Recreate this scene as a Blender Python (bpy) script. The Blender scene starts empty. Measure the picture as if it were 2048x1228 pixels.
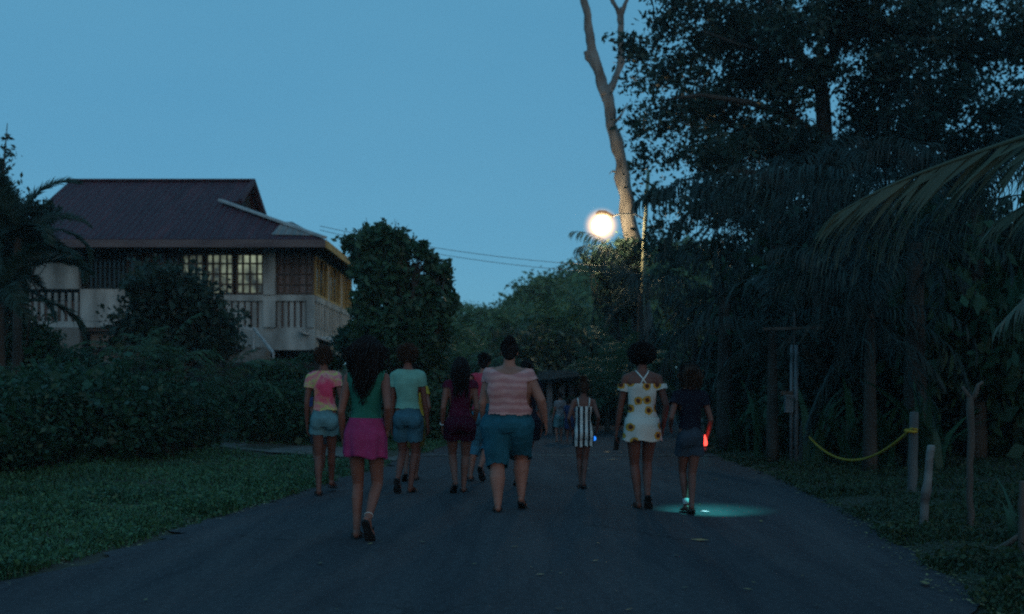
import bpy, bmesh, math, random
import numpy as np
from mathutils import Vector, Matrix, Quaternion, noise

# ------------------------------------------------------------------ camera, world, sun, exposure
SC = bpy.context.scene
COL = SC.collection
F = 2000.0          # focal length in photo pixels (2048 wide)
HC = 1.18           # camera height
YH = 780.0          # horizon row in the photo

cam_data = bpy.data.cameras.new("camera")
cam = bpy.data.objects.new("camera", cam_data)
COL.objects.link(cam)
cam.location = (0, 0, HC)
cam.rotation_euler = (math.radians(90), 0, 0)
cam_data.sensor_width = 36
cam_data.lens = 36 * F / 2048
cam_data.shift_y = (YH - 614) / 2048
cam_data.clip_start = 0.05
cam_data.clip_end = 3000
cam_data.dof.use_dof = True
cam_data.dof.focus_distance = 8.0
cam_data.dof.aperture_fstop = 1.7
SC.camera = cam

world = bpy.data.worlds.new("World")
SC.world = world
world.use_nodes = True
wn = world.node_tree
wn.nodes.clear()
w_out = wn.nodes.new('ShaderNodeOutputWorld')
w_bg = wn.nodes.new('ShaderNodeBackground')
w_sky = wn.nodes.new('ShaderNodeTexSky')
w_sky.sky_type = 'NISHITA'
w_sky.sun_disc = False
w_sky.sun_elevation = math.radians(20)
w_sky.sun_rotation = math.radians(158)
w_sky.altitude = 0
w_sky.air_density = 1.0
w_sky.dust_density = 0.6
w_sky.ozone_density = 4.0
w_bg.inputs['Strength'].default_value = 0.07
w_tint = wn.nodes.new('ShaderNodeMix')
w_tint.data_type = 'RGBA'
w_tint.blend_type = 'MULTIPLY'
w_tint.inputs[0].default_value = 1.0
w_tint.inputs[7].default_value = (0.22, 0.28, 0.28, 1)
# an even veil of dusk cloud over the clear-sky gradient
w_veil = wn.nodes.new('ShaderNodeMix')
w_veil.data_type = 'RGBA'
w_veil.blend_type = 'ADD'
w_veil.inputs[0].default_value = 1.0
w_tc = wn.nodes.new('ShaderNodeTexCoord')
w_map = wn.nodes.new('ShaderNodeMapping'); w_map.inputs['Scale'].default_value = (1.0, 1.0, 3.5)
w_nz = wn.nodes.new('ShaderNodeTexNoise'); w_nz.inputs['Scale'].default_value = 2.2; w_nz.inputs['Detail'].default_value = 5
w_rp = wn.nodes.new('ShaderNodeValToRGB')
w_rp.color_ramp.elements[0].position = 0.3; w_rp.color_ramp.elements[0].color = (0.98, 3.72, 6.0, 1)
w_rp.color_ramp.elements[1].position = 0.7; w_rp.color_ramp.elements[1].color = (1.18, 4.0, 6.15, 1)
wn.links.new(w_tc.outputs['Generated'], w_map.inputs[0]); wn.links.new(w_map.outputs[0], w_nz.inputs['Vector'])
wn.links.new(w_nz.outputs[0], w_rp.inputs[0]); wn.links.new(w_rp.outputs[0], w_veil.inputs[7])
wn.links.new(w_tint.outputs[2], w_veil.inputs[6])
wn.links.new(w_sky.outputs[0], w_tint.inputs[6])
wn.links.new(w_veil.outputs[2], w_bg.inputs['Color'])
wn.links.new(w_bg.outputs[0], w_out.inputs[0])

sun_data = bpy.data.lights.new("sun", 'SUN')
sun = bpy.data.objects.new("sun", sun_data)
COL.objects.link(sun)
sun_data.energy = 0.42
sun_data.angle = math.radians(45)
sun_data.color = (1.0, 0.72, 0.50)
# afterglow behind the camera, slightly to the right
sun.rotation_euler = (math.radians(77), 0, math.radians(22))

vs = SC.view_settings
SC.display_settings.display_device = 'sRGB'
vs.view_transform = 'Standard'
vs.look = 'None'
vs.exposure = 0.0
vs.gamma = 1.0
vs.use_curve_mapping = False
SC.render.engine = 'CYCLES'
SC.cycles.filter_width = 1.9
SC.cycles.use_denoising = False
SC.cycles.sample_clamp_indirect = 0.5
SC.cycles.sample_clamp_direct = 6.0
SC.cycles.max_bounces = 5
SC.cycles.diffuse_bounces = 2
SC.cycles.glossy_bounces = 2
SC.cycles.transmission_bounces = 3
SC.cycles.transparent_max_bounces = 4
SC.cycles.volume_bounces = 0

# ------------------------------------------------------------------ helpers
def P(px, py, Y):
    """world point seen at photo pixel (px, py) at depth Y"""
    return Vector(((px - 1024) / F * Y, Y, HC + (YH - py) / F * Y))

def tag(o, label=None, cat=None, group=None, kind=None):
    if label: o['label'] = label
    if cat: o['category'] = cat
    if group: o['group'] = group
    if kind: o['kind'] = kind
    return o

def empty(name, loc=(0, 0, 0), rz=0.0, label=None, cat=None, group=None):
    o = bpy.data.objects.new(name, None)
    o.empty_display_size = 0.2
    COL.objects.link(o)
    o.location = loc
    o.rotation_euler = (0, 0, rz)
    return tag(o, label, cat, group)

def link_mesh(name, me, mat=None, parent=None, smooth=False):
    o = bpy.data.objects.new(name, me)
    COL.objects.link(o)
    if mat is not None:
        me.materials.append(mat)
    if smooth:
        me.polygons.foreach_set('use_smooth', [True] * len(me.polygons))
    if parent is not None:
        o.parent = parent
    return o

def copy_tree(o, parent=None):
    c = o.copy()
    COL.objects.link(c)
    c.parent = parent
    for ch in list(o.children):
        copy_tree(ch, c)
    return c

class MB:
    """collects simple closed shapes, then links them as ONE mesh object"""
    def __init__(self):
        self.v = []
        self.f = []
    def add(self, vs_, fs):
        n = len(self.v)
        self.v.extend([tuple(p) for p in vs_])
        self.f.extend([tuple(i + n for i in f) for f in fs])
    def box(self, x0, x1, y0, y1, z0, z1):
        vs_ = [(x0,y0,z0),(x1,y0,z0),(x1,y1,z0),(x0,y1,z0),(x0,y0,z1),(x1,y0,z1),(x1,y1,z1),(x0,y1,z1)]
        self.add(vs_, [(0,3,2,1),(4,5,6,7),(0,1,5,4),(1,2,6,5),(2,3,7,6),(3,0,4,7)])
    def poly(self, pts):
        self.add(pts, [tuple(range(len(pts)))])
    def slab(self, pts, n, t):
        """polygon pts given a thickness t along the vector n"""
        n = Vector(n).normalized() * t
        k = len(pts)
        a = [Vector(p) for p in pts]
        vs_ = a + [p + n for p in a]
        fs = [tuple(range(k - 1, -1, -1)), tuple(range(k, 2 * k))]
        for i in range(k):
            j = (i + 1) % k
            fs.append((i, j, j + k, i + k))
        self.add(vs_, fs)
    def bar(self, a, b, w, h):
        a, b = Vector(a), Vector(b)
        d = (b - a).normalized()
        up = Vector((0, 0, 1)) if abs(d.z) < 0.9 else Vector((0, 1, 0))
        s = d.cross(up).normalized() * (w / 2)
        u = s.cross(d).normalized() * (h / 2)
        vs_ = [a - s - u, a + s - u, a + s + u, a - s + u, b - s - u, b + s - u, b + s + u, b - s + u]
        self.add(vs_, [(0,3,2,1),(4,5,6,7),(0,1,5,4),(1,2,6,5),(2,3,7,6),(3,0,4,7)])
    def rings(self, rings, cap=True):
        k = len(rings[0])
        n = len(self.v)
        for r in rings:
            self.v.extend([tuple(p) for p in r])
        for i in range(len(rings) - 1):
            for j in range(k):
                a = n + i * k + j
                b = n + i * k + (j + 1) % k
                self.f.append((a, b, b + k, a + k))
        if cap:
            self.f.append(tuple(n + j for j in range(k - 1, -1, -1)))
            m = n + (len(rings) - 1) * k
            self.f.append(tuple(m + j for j in range(k)))
    def tube(self, pts, rad, seg=8):
        pts = [Vector(p) for p in pts]
        if not hasattr(rad, '__len__'):
            rad = [rad] * len(pts)
        rs = []
        prev = None
        for i, p in enumerate(pts):
            d = (pts[min(i + 1, len(pts) - 1)] - pts[max(i - 1, 0)])
            if d.length < 1e-9: d = Vector((0, 0, 1))
            d.normalize()
            if prev is None:
                ref = Vector((0, 0, 1)) if abs(d.z) < 0.9 else Vector((1, 0, 0))
                s = d.cross(ref).normalized()
            else:
                s = (prev - d * prev.dot(d))
                s = s.normalized() if s.length > 1e-6 else d.orthogonal().normalized()
            prev = s
            u = d.cross(s)
            rs.append([p + (s * math.cos(2 * math.pi * j / seg) + u * math.sin(2 * math.pi * j / seg)) * rad[i] for j in range(seg)])
        self.rings(rs)
    def capsule(self, p0, r0, p1, r1, seg=14, nh=3):
        p0, p1 = Vector(p0), Vector(p1)
        d = p1 - p0
        L = d.length
        if L < 1e-6:
            return self.ell(p0, (r0, r0, r0))
        d.normalize()
        pts, rad = [], []
        for i in range(nh + 1):
            a = math.pi / 2 * (1 - i / nh)
            pts.append(p0 - d * (r0 * math.sin(a) * 0.999)); rad.append(max(r0 * math.cos(a), r0 * 0.05))
        for i in range(nh + 1):
            a = math.pi / 2 * i / nh
            pts.append(p1 + d * (r1 * math.sin(a) * 0.999)); rad.append(max(r1 * math.cos(a), r1 * 0.05))
        self.tube(pts, rad, seg)
    def ell(self, c, r, rot=None, seg=16, nr=9):
        c = Vector(c)
        rs = []
        for i in range(nr + 1):
            a = -math.pi / 2 + math.pi * i / nr
            cr, sz = max(math.cos(a), 0.03), math.sin(a)
            ring = []
            for j in range(seg):
                t = 2 * math.pi * j / seg
                q = Vector((r[0] * cr * math.cos(t), r[1] * cr * math.sin(t), r[2] * sz))
                if rot is not None: q = rot @ q
                ring.append(c + q)
            rs.append(ring)
        self.rings(rs)
    def mesh(self, name):
        me = bpy.data.meshes.new(name)
        me.from_pydata(self.v, [], self.f)
        me.update()
        return me
    def build(self, name, mat, parent=None, smooth=False):
        return link_mesh(name, self.mesh(name), mat, parent, smooth)

def np_mesh(name, verts, quads, mat=None, parent=None, smooth=False, link=True):
    """fast mesh from numpy: verts (N,3), quads (M,4)"""
    me = bpy.data.meshes.new(name)
    verts = np.ascontiguousarray(verts, dtype=np.float32)
    quads = np.ascontiguousarray(quads, dtype=np.int32)
    me.vertices.add(len(verts))
    me.vertices.foreach_set('co', verts.ravel())
    k = quads.shape[1]
    me.loops.add(quads.size)
    me.loops.foreach_set('vertex_index', quads.ravel())
    me.polygons.add(len(quads))
    me.polygons.foreach_set('loop_start', np.arange(0, quads.size, k, dtype=np.int32))
    me.polygons.foreach_set('loop_total', np.full(len(quads), k, dtype=np.int32))
    me.update(calc_edges=True)
    if smooth:
        me.polygons.foreach_set('use_smooth', np.ones(len(quads), dtype=bool))
    if not link:
        if mat: me.materials.append(mat)
        return me
    return link_mesh(name, me, mat, parent)

# ------------------------------------------------------------------ materials
def new_mat(name):
    m = bpy.data.materials.new(name)
    m.use_nodes = True
    nt = m.node_tree
    b = nt.nodes['Principled BSDF']
    return m, nt, b

def nd(nt, t, **kw):
    n = nt.nodes.new(t)
    for k, v in kw.items():
        setattr(n, k, v)
    return n

def ramp(nt, fac, stops, interp='LINEAR'):
    r = nt.nodes.new('ShaderNodeValToRGB')
    r.color_ramp.interpolation = interp
    el = r.color_ramp.elements
    while len(el) < len(stops):
        el.new(0.5)
    for e, (p, c) in zip(el, stops):
        e.position = p
        e.color = (c[0], c[1], c[2], 1)
    nt.links.new(fac, r.inputs[0])
    return r.outputs[0]

def mat_noise(name, c1, c2, scale=5.0, rough=0.85, bump=0.0, bscale=None, coord='Object', detail=6, spec=0.3, stretch=None, dist=0.02):
    m, nt, b = new_mat(name)
    tc = nd(nt, 'ShaderNodeTexCoord')
    src = tc.outputs[coord]
    if stretch:
        mp = nd(nt, 'ShaderNodeMapping')
        mp.inputs['Scale'].default_value = stretch
        nt.links.new(src, mp.inputs[0]); src = mp.outputs[0]
    nz = nd(nt, 'ShaderNodeTexNoise')
    nz.inputs['Scale'].default_value = scale
    nz.inputs['Detail'].default_value = detail
    nt.links.new(src, nz.inputs['Vector'])
    col = ramp(nt, nz.outputs[0], [(0.33, c1), (0.67, c2)])
    nt.links.new(col, b.inputs['Base Color'])
    b.inputs['Roughness'].default_value = rough
    b.inputs['Specular IOR Level'].default_value = spec
    if bump:
        n2 = nd(nt, 'ShaderNodeTexNoise')
        n2.inputs['Scale'].default_value = bscale or scale * 4
        n2.inputs['Detail'].default_value = 5
        nt.links.new(src, n2.inputs['Vector'])
        bp = nd(nt, 'ShaderNodeBump')
        bp.inputs['Strength'].default_value = bump
        bp.inputs['Distance'].default_value = dist
        nt.links.new(n2.outputs[0], bp.inputs['Height'])
        nt.links.new(bp.outputs[0], b.inputs['Normal'])
    return m

def mat_leaf(name, c1, c2, rough=0.55, trans=0.25, spec=0.35):
    """leaf colour varies leaf by leaf (random per island) and in drifts through the plant"""
    m, nt, b = new_mat(name)
    g = nd(nt, 'ShaderNodeNewGeometry')
    tc = nd(nt, 'ShaderNodeTexCoord')
    nz = nd(nt, 'ShaderNodeTexNoise')
    nz.inputs['Scale'].default_value = 0.9
    nt.links.new(tc.outputs['Object'], nz.inputs['Vector'])
    ad = nd(nt, 'ShaderNodeMath', operation='MULTIPLY_ADD')
    ad.inputs[1].default_value = 0.5
    nt.links.new(g.outputs['Random Per Island'], ad.inputs[0])
    mu = nd(nt, 'ShaderNodeMath', operation='MULTIPLY')
    mu.inputs[1].default_value = 0.6
    nt.links.new(nz.outputs[0], mu.inputs[0])
    nt.links.new(mu.outputs[0], ad.inputs[2])
    col = ramp(nt, ad.outputs[0], [(0.15, c1), (0.85, c2)])
    nt.links.new(col, b.inputs['Base Color'])
    b.inputs['Roughness'].default_value = rough
    b.inputs['Specular IOR Level'].default_value = spec
    tr = nd(nt, 'ShaderNodeBsdfTranslucent')
    nt.links.new(col, tr.inputs[0])
    mx = nd(nt, 'ShaderNodeMixShader')
    mx.inputs[0].default_value = trans
    nt.links.new(b.outputs[0], mx.inputs[1])
    nt.links.new(tr.outputs[0], mx.inputs[2])
    nt.links.new(mx.outputs[0], nt.nodes['Material Output'].inputs[0])
    return m

def mat_emit(name, col, strength, base=(0.02, 0.02, 0.02)):
    m, nt, b = new_mat(name)
    b.inputs['Base Color'].default_value = (*base, 1)
    b.inputs['Emission Color'].default_value = (*col, 1)
    b.inputs['Emission Strength'].default_value = strength
    return m

def ordinal(n):
    return ['first', 'second', 'third', 'fourth', 'fifth', 'sixth', 'seventh', 'eighth', 'ninth', 'tenth', 'eleventh', 'twelfth', 'thirteenth', 'fourteenth', 'fifteenth', 'sixteenth', 'seventeenth',
            'eighteenth', 'nineteenth', 'twentieth', 'twenty-first', 'twenty-second', 'twenty-third', 'twenty-fourth', 'twenty-fifth', 'twenty-sixth', 'twenty-seventh', 'twenty-eighth'][n]
M = {}
M['asphalt'] = None  # made below
M['leaf_dark'] = mat_leaf('leaf_dark', (0.011, 0.026, 0.022), (0.028, 0.062, 0.042))
M['leaf_mid'] = mat_leaf('leaf_mid', (0.018, 0.050, 0.030), (0.046, 0.11, 0.052))
M['leaf_hedge'] = mat_leaf('leaf_hedge', (0.009, 0.034, 0.022), (0.026, 0.086, 0.044))
M['leaf_hill'] = mat_leaf('leaf_hill', (0.05, 0.10, 0.05), (0.125, 0.21, 0.085))
M['leaf_palm'] = mat_leaf('leaf_palm', (0.006, 0.018, 0.019), (0.026, 0.050, 0.043))
M['leaf_frond'] = mat_leaf('leaf_frond', (0.045, 0.062, 0.042), (0.095, 0.11, 0.07), trans=0.15)
M['leaf_grass'] = mat_leaf('leaf_grass', (0.016, 0.058, 0.034), (0.062, 0.165, 0.072), trans=0.2)
M['leaf_verge_shaded'] = mat_leaf('leaf_verge_shaded', (0.02, 0.035, 0.018), (0.045, 0.075, 0.028), trans=0.2)  # grass green darkened for the shade on the right verge
M['dry_leaf'] = mat_leaf('dry_leaf', (0.06, 0.045, 0.02), (0.24, 0.21, 0.09), trans=0.05)
M['bark'] = mat_noise('bark', (0.03, 0.025, 0.021), (0.075, 0.06, 0.05), 3, 0.9, 0.6, 9, stretch=(1, 1, 0.25))
M['bark_pale'] = mat_noise('bark_pale', (0.055, 0.046, 0.042), (0.27, 0.235, 0.21), 2.4, 0.9, 0.25, 5, stretch=(1, 1, 0.4))
M['stalk'] = mat_noise('stalk', (0.07, 0.08, 0.03), (0.14, 0.14, 0.06), 6, 0.6)
# ------------------------------------------------------------------ foliage generators
def leaf_quads(pts, size, rng, up_bias=0.3, elong=1.9):
    """a diamond-shaped leaf at every point, any orientation"""
    n = len(pts)
    a = rng.normal(size=(n, 3)); a[:, 2] -= up_bias
    a /= np.linalg.norm(a, axis=1)[:, None]
    b = rng.normal(size=(n, 3))
    b -= a * (a * b).sum(1)[:, None]
    b /= np.linalg.norm(b, axis=1)[:, None]
    s = size * (0.45 + 1.1 * rng.uniform(0, 1, n) ** 1.6)[:, None]
    L = a * s
    W = b * s / elong / 2
    v = np.empty((n, 4, 3), np.float32)
    v[:, 0] = pts - L * 0.5
    v[:, 1] = pts + W - L * 0.05
    v[:, 2] = pts + L * 0.5
    v[:, 3] = pts - W - L * 0.05
    q = np.arange(n * 4, dtype=np.int32).reshape(n, 4)
    return v.reshape(-1, 3), q

def clump_points(blobs, n, rng, clump=0.35, per=28, shell=0.45):
    """leaf points in clumps spread through a set of ellipsoids (cx,cy,cz,rx,ry,rz)"""
    blobs = np.array(blobs, float)
    vol = (blobs[:, 3] * blobs[:, 4] * blobs[:, 5]) ** 0.75
    nc = max(1, n // per)
    k = rng.choice(len(blobs), nc, p=vol / vol.sum())
    d = rng.normal(size=(nc, 3)); d /= np.linalg.norm(d, axis=1)[:, None]
    r = (shell + (1 - shell) * rng.uniform(0, 1, nc)) ** 0.8
    c = blobs[k, :3] + d * r[:, None] * blobs[k, 3:6]
    cs = clump * rng.uniform(0.5, 1.4, nc)
    rep = np.repeat(np.arange(nc), per)
    p = c[rep] + rng.normal(size=(len(rep), 3)) * cs[rep][:, None] * np.array([1, 1, 0.7])
    return p

def limb_path(a, b, rng, n=6, wob=0.06):
    a, b = np.array(a, float), np.array(b, float)
    L = np.linalg.norm(b - a)
    t = np.linspace(0, 1, n)[:, None]
    p = a + (b - a) * t
    w = rng.normal(size=(n, 3)) * wob * L * np.sin(np.pi * t)
    return [tuple(q) for q in p + w]

def make_tree(name, loc, blobs, n_leaf, leaf, trunk_pts, trunk_r, seed, mat, label, cat, group=None, bark='bark', clump=0.35, extra_limbs=None, per=28, shell=0.45, limbs=True):
    """blobs / trunk_pts are relative to loc"""
    rng = np.random.default_rng(seed)
    root = empty(name, loc, 0, label, cat, group)
    p = clump_points(blobs, n_leaf, rng, clump, per, shell)
    v, q = leaf_quads(p, leaf, rng)
    np_mesh('crown', v, q, M[mat], root)
    mb = MB()
    mb.tube(trunk_pts, trunk_r, 10)
    top = trunk_pts[-1]
    if limbs:
        for i, b in enumerate(blobs):
            st = trunk_pts[max(1, len(trunk_pts) - 1 - (i % 3))]
            pth = limb_path(st, b[:3], rng)
            r0 = trunk_r[-1] * 0.7
            mb.tube(pth, list(np.linspace(r0, r0 * 0.25, len(pth))), 6)
            for _ in range(3):
                e = np.array(b[:3]) + rng.normal(size=3) * np.array(b[3:6]) * 0.5
                pt = limb_path(pth[3], e, rng, 4)
                mb.tube(pt, list(np.linspace(r0 * 0.35, r0 * 0.08, len(pt))), 5)
    for (pts, rr) in (extra_limbs or []):
        mb.tube(pts, rr, 7)
    mb.build('trunk', M[bark], root, smooth=True)
    return root

def frond_geo(path, leaf_len, rng, n=34, droop=0.9, fwd=0.45, side_dirs=None, width=0.035, seg=3, hang=0.0, ragged=0.15, gap=0.08, wind=(0, 0, 0), side_k=1.0, tipdroop=False, jit=0.0):
    """palm frond: path = list of rachis points; leaflets on both sides. returns leaf verts/quads and the stalk tube"""
    path = np.array(path, float)
    # resample
    dd = np.r_[0, np.cumsum(np.linalg.norm(np.diff(path, axis=0), axis=1))]
    L = dd[-1]
    V = []; Q = []
    up = np.array([0, 0, 1.0])
    for i in range(n):
        t = gap + (1 - gap) * (i + rng.uniform(0, 0.6)) / n
        s = t * L
        c = np.array([np.interp(s, dd, path[:, k]) for k in range(3)])
        c2 = np.array([np.interp(min(s + 0.02 * L, L), dd, path[:, k]) for k in range(3)])
        c1 = np.array([np.interp(s - 0.02 * L, dd, path[:, k]) for k in range(3)])
        T = c2 - c1; T /= np.linalg.norm(T) + 1e-9
        sd = np.cross(T, up); sd /= np.linalg.norm(sd) + 1e-9
        nu = np.cross(sd, T)
        prof = (math.sin(math.pi * min(1, 0.12 + 0.82 * t)) ** 0.55)
        for sg in (-1, 1):
            if rng.uniform() < ragged * 0.3: continue
            ll = leaf_len * prof * rng.uniform(0.8, 1.1)
            f = fwd + 0.5 * t ** 2
            d = sd * sg * side_k * (1 - 0.35 * t) + T * f + nu * rng.normal(0.12, 0.12) - up * hang + np.array(wind)
            if jit: d = d + rng.normal(0, jit, 3)
            d /= np.linalg.norm(d)
            pts = [c]
            dcur = d.copy()
            for k in range(seg):
                dcur = dcur - up * droop * ((k / seg) ** 3 * 2.2 if tipdroop else 0.25 + 0.5 * k) * rng.uniform(0.7, 1.3)
                dcur /= np.linalg.norm(dcur)
                pts.append(pts[-1] + dcur * ll / seg)
            wdir = np.cross(dcur + d, T); wl = np.linalg.norm(wdir)
            wdir = nu if wl < 1e-5 else wdir / wl
            wv = T * 0.7 + nu * 0.5 * rng.normal()
            wv -= dcur * wv.dot(dcur)
            wv /= np.linalg.norm(wv) + 1e-9
            b0 = len(V)
            for k, pt in enumerate(pts):
                w = width * [0.6, 1.0, 0.8, 0.12, 0.05][min(k + (0 if seg == 3 else 0), 4)] * 0.5
                if k == seg: w = width * 0.05
                V.append(pt - wv * w); V.append(pt + wv * w)
            for k in range(seg):
                a = b0 + 2 * k
                Q.append((a, a + 1, a + 3, a + 2))
    return np.array(V), np.array(Q)

def arc_path(L, elev, droop, n=10, az=0.0):
    """rachis leaving the crown at elevation elev and bending down"""
    pts = [np.zeros(3)]
    e = elev
    for i in range(n):
        pts.append(pts[-1] + np.array([math.cos(az) * math.cos(e), math.sin(az) * math.cos(e), math.sin(e)]) * L / n)
        e -= droop / n * (0.5 + 1.0 * i / n)
    return pts

def frond_mesh(seed, L=2.6, elev=1.0, droop=2.0, leaf_len=0.55, n=34, width=0.04, mat='leaf_palm', ldroop=0.9, hang=0.0, stalk_r=0.022, name='frond', ragged=0.15):
    rng = np.random.default_rng(seed)
    path = arc_path(L, elev, droop)
    V, Q = frond_geo(path, leaf_len, rng, n=n, droop=ldroop, width=width, hang=hang, ragged=ragged)
    mb = MB()
    mb.tube(path, list(np.linspace(stalk_r, stalk_r * 0.25, len(path))), 5)
    k = len(V)
    sv = np.array(mb.v); sf = [f for f in mb.f if len(f) == 4]
    V = np.vstack([V, sv]); Q = np.vstack([Q, np.array(sf) + k])
    return np_mesh(name, V, Q, M[mat], link=False)

_FR = {}
def frond_set(kind):
    if kind in _FR: return _FR[kind]
    S = []
    if kind == 'coco':      # long drooping leaflets
        rv = random.Random(3)
        for i in range(12):
            e = 1.3 - 2.1 * i / 11 + rv.uniform(-.12, .12); d = rv.uniform(1.2, 2.5) * (1.0 if e > 0.2 else 0.6)
            S.append(frond_mesh(40 + i, rv.uniform(2.9, 4.1), e, d, rv.uniform(0.65, 1.0), rv.choice([30, 36, 42]), rv.uniform(.035, .055), 'leaf_palm', rv.uniform(0.7, 2.2), rv.uniform(0.05, 0.6), ragged=rv.uniform(0.1, 1.1)))
    elif kind == 'small':   # slim garden palm
        for i, (e, d) in enumerate([(1.25, 1.7), (0.95, 2.2), (0.6, 2.3), (0.2, 1.8), (-0.2, 1.2)]):
            S.append(frond_mesh(60 + i, 1.7, e, d, 0.42, 34, 0.035, 'leaf_dark', 0.3, 0.0, 0.016))
    elif kind == 'areca':
        for i, (e, d) in enumerate([(1.3, 1.2), (1.1, 1.8), (0.8, 2.0), (0.5, 1.8)]):
            S.append(frond_mesh(80 + i, 2.3, e, d, 0.5, 30, 0.045, 'leaf_mid', 0.5, 0.0, 0.016))
    elif kind == 'plume':   # fluffy foxtail fronds
        for i, (e, d) in enumerate([(1.2, 1.9), (0.9, 2.3), (0.6, 2.6), (0.2, 2.0)]):
            S.append(frond_mesh(90 + i, 1.9, e, d, 0.38, 140, 0.024, 'leaf_dark', 0.1, 0.0, 0.02))
    _FR[kind] = S
    return S

def make_palm(name, loc, height, kind, n, seed, label, cat='palm', group=None, scale=1.0, trunk_r=0.11, lean=(0, 0), azs=None, elmax=None, base_z=0.0, stems=1):
    """palm > trunk, frond xN. loc is the foot; crown sits height above"""
    rng = np.random.default_rng(seed)
    root = empty(name, loc, 0, label, cat, group)
    mb = MB()
    pts = []
    for i in range(9):
        t = i / 8
        pts.append((lean[0] * t ** 1.5, lean[1] * t ** 1.5, height * t))
    rr = [trunk_r * (1.25 - 0.5 * t / 8) * (1 + 0.06 * (t % 2)) for t in range(9)]
    mb.tube(pts, rr, 9)
    mb.build('trunk', M['bark'], root, smooth=True)
    S = frond_set(kind)
    for i in range(n):
        az = (azs[i] if azs else i * 2.399963 + rng.normal(0, 0.15))
        me = S[(i * len(S) // n)] if not azs else S[i % len(S)]
        o = bpy.data.objects.new('frond', me)
        COL.objects.link(o)
        o.parent = root
        o.location = (lean[0], lean[1], height - 0.02 * i * scale / 2)
        o.rotation_euler = (rng.normal(0, 0.25), rng.normal(0, 0.16), az + rng.normal(0, 0.25))
        s = scale * rng.uniform(0.7, 1.2)
        o.scale = (s, s, s)
    return root

def blade_mesh(pos, h, w, rng, lean=0.5, seg=2, curl=0.5):
    """grass blades / strap leaves as tapered bent strips. pos (N,3)"""
    n = len(pos)
    az = rng.uniform(0, 2 * np.pi, n)
    d = np.stack([np.cos(az), np.sin(az), np.zeros(n)], 1)
    s = np.stack([-np.sin(az), np.cos(az), np.zeros(n)], 1)
    hh = (h * rng.uniform(0.5, 1.3, n))[:, None]
    ww = (w * rng.uniform(0.7, 1.3, n))[:, None]
    ln = (lean * rng.uniform(0.2, 1.4, n))[:, None]
    V = np.empty((n, 2 * (seg + 1), 3), np.float32)
    for k in range(seg + 1):
        t = k / seg
        c = pos + np.array([0, 0, 1.0]) * hh * (t - 0.35 * curl * t * t) + d * hh * ln * t * t
        wk = ww * (1 - t) * 0.5 + ww * 0.04
        V[:, 2 * k] = c - s * wk
        V[:, 2 * k + 1] = c + s * wk
    Q = []
    base = (np.arange(n) * 2 * (seg + 1))[:, None]
    for k in range(seg):
        Q.append(base + np.array([[2 * k, 2 * k + 1, 2 * k + 3, 2 * k + 2]]))
    return V.reshape(-1, 3), np.vstack(Q).astype(np.int32)
# ------------------------------------------------------------------ ground, road
LE_Y = [-6, 3, 6.4, 9, 12.1, 14.3, 18.9, 22.5, 26, 32, 40]
LE_X = [-3.9, -3.55, -3.27, -2.85, -2.44, -2.25, -1.75, -1.3, -0.6, 1.3, 5.0]
RE_Y = [-6, 3, 5.3, 7.6, 10, 13.5, 17.9, 22.5, 26, 32, 40]
RE_X = [2.2, 2.45, 2.6, 2.97, 3.3, 3.6, 3.72, 3.9, 4.4, 6.2, 9.5]
def left_edge(y): return np.interp(y, LE_Y, LE_X)
def right_edge(y): return np.interp(y, RE_Y, RE_X)
def sstep(a, b, x):
    t = np.clip((x - a) / (b - a), 0, 1)
    return t * t * (3 - 2 * t)
def ground_z(x, y):
    x = np.asarray(x, float); y = np.asarray(y, float)
    l, r = left_edge(y), right_edge(y)
    out = np.maximum(l - x, x - r)
    z = -0.03 + 0.075 * sstep(-0.15, 0.35, out) + 0.10 * sstep(0.5, 5, out)
    z = z + 1.75 * sstep(25.2, 25.7, y) * sstep(-4.9, -5.4, x)
    z = z + 3.0 * sstep(45, 90, y) * sstep(-8, 12, x)
    z = z + 0.03 * np.sin(x * 1.7 + y * 0.6) * np.sin(y * 1.1 - x * 0.4) * sstep(0.3, 1.5, out)
    return z

def lin(*segs):
    r = []
    for a, b, n in segs: r.extend(list(np.linspace(a, b, n, endpoint=False)))
    return np.array(r + [segs[-1][1]])

m, nt, b = new_mat('ground_soil')
tc = nd(nt, 'ShaderNodeTexCoord')
n1 = nd(nt, 'ShaderNodeTexNoise'); n1.inputs['Scale'].default_value = 0.9; n1.inputs['Detail'].default_value = 8
n2 = nd(nt, 'ShaderNodeTexNoise'); n2.inputs['Scale'].default_value = 9; n2.inputs['Detail'].default_value = 8
nt.links.new(tc.outputs['Object'], n1.inputs[0]); nt.links.new(tc.outputs['Object'], n2.inputs[0])
c1 = ramp(nt, n1.outputs[0], [(0.4, (0.018, 0.04, 0.016)), (0.62, (0.06, 0.05, 0.035))])
c2 = ramp(nt, n2.outputs[0], [(0.3, (0.4, 0.4, 0.4)), (0.7, (1, 1, 1))])
mx = nd(nt, 'ShaderNodeMix', data_type='RGBA', blend_type='MULTIPLY'); mx.inputs[0].default_value = 1
nt.links.new(c1, mx.inputs[6]); nt.links.new(c2, mx.inputs[7])
nt.links.new(mx.outputs[2], b.inputs['Base Color']); b.inputs['Roughness'].default_value = 0.95
bp = nd(nt, 'ShaderNodeBump'); bp.inputs['Strength'].default_value = 0.8; bp.inputs['Distance'].default_value = 0.04
nt.links.new(n2.outputs[0], bp.inputs['Height']); nt.links.new(bp.outputs[0], b.inputs['Normal'])
M['soil'] = m

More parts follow.
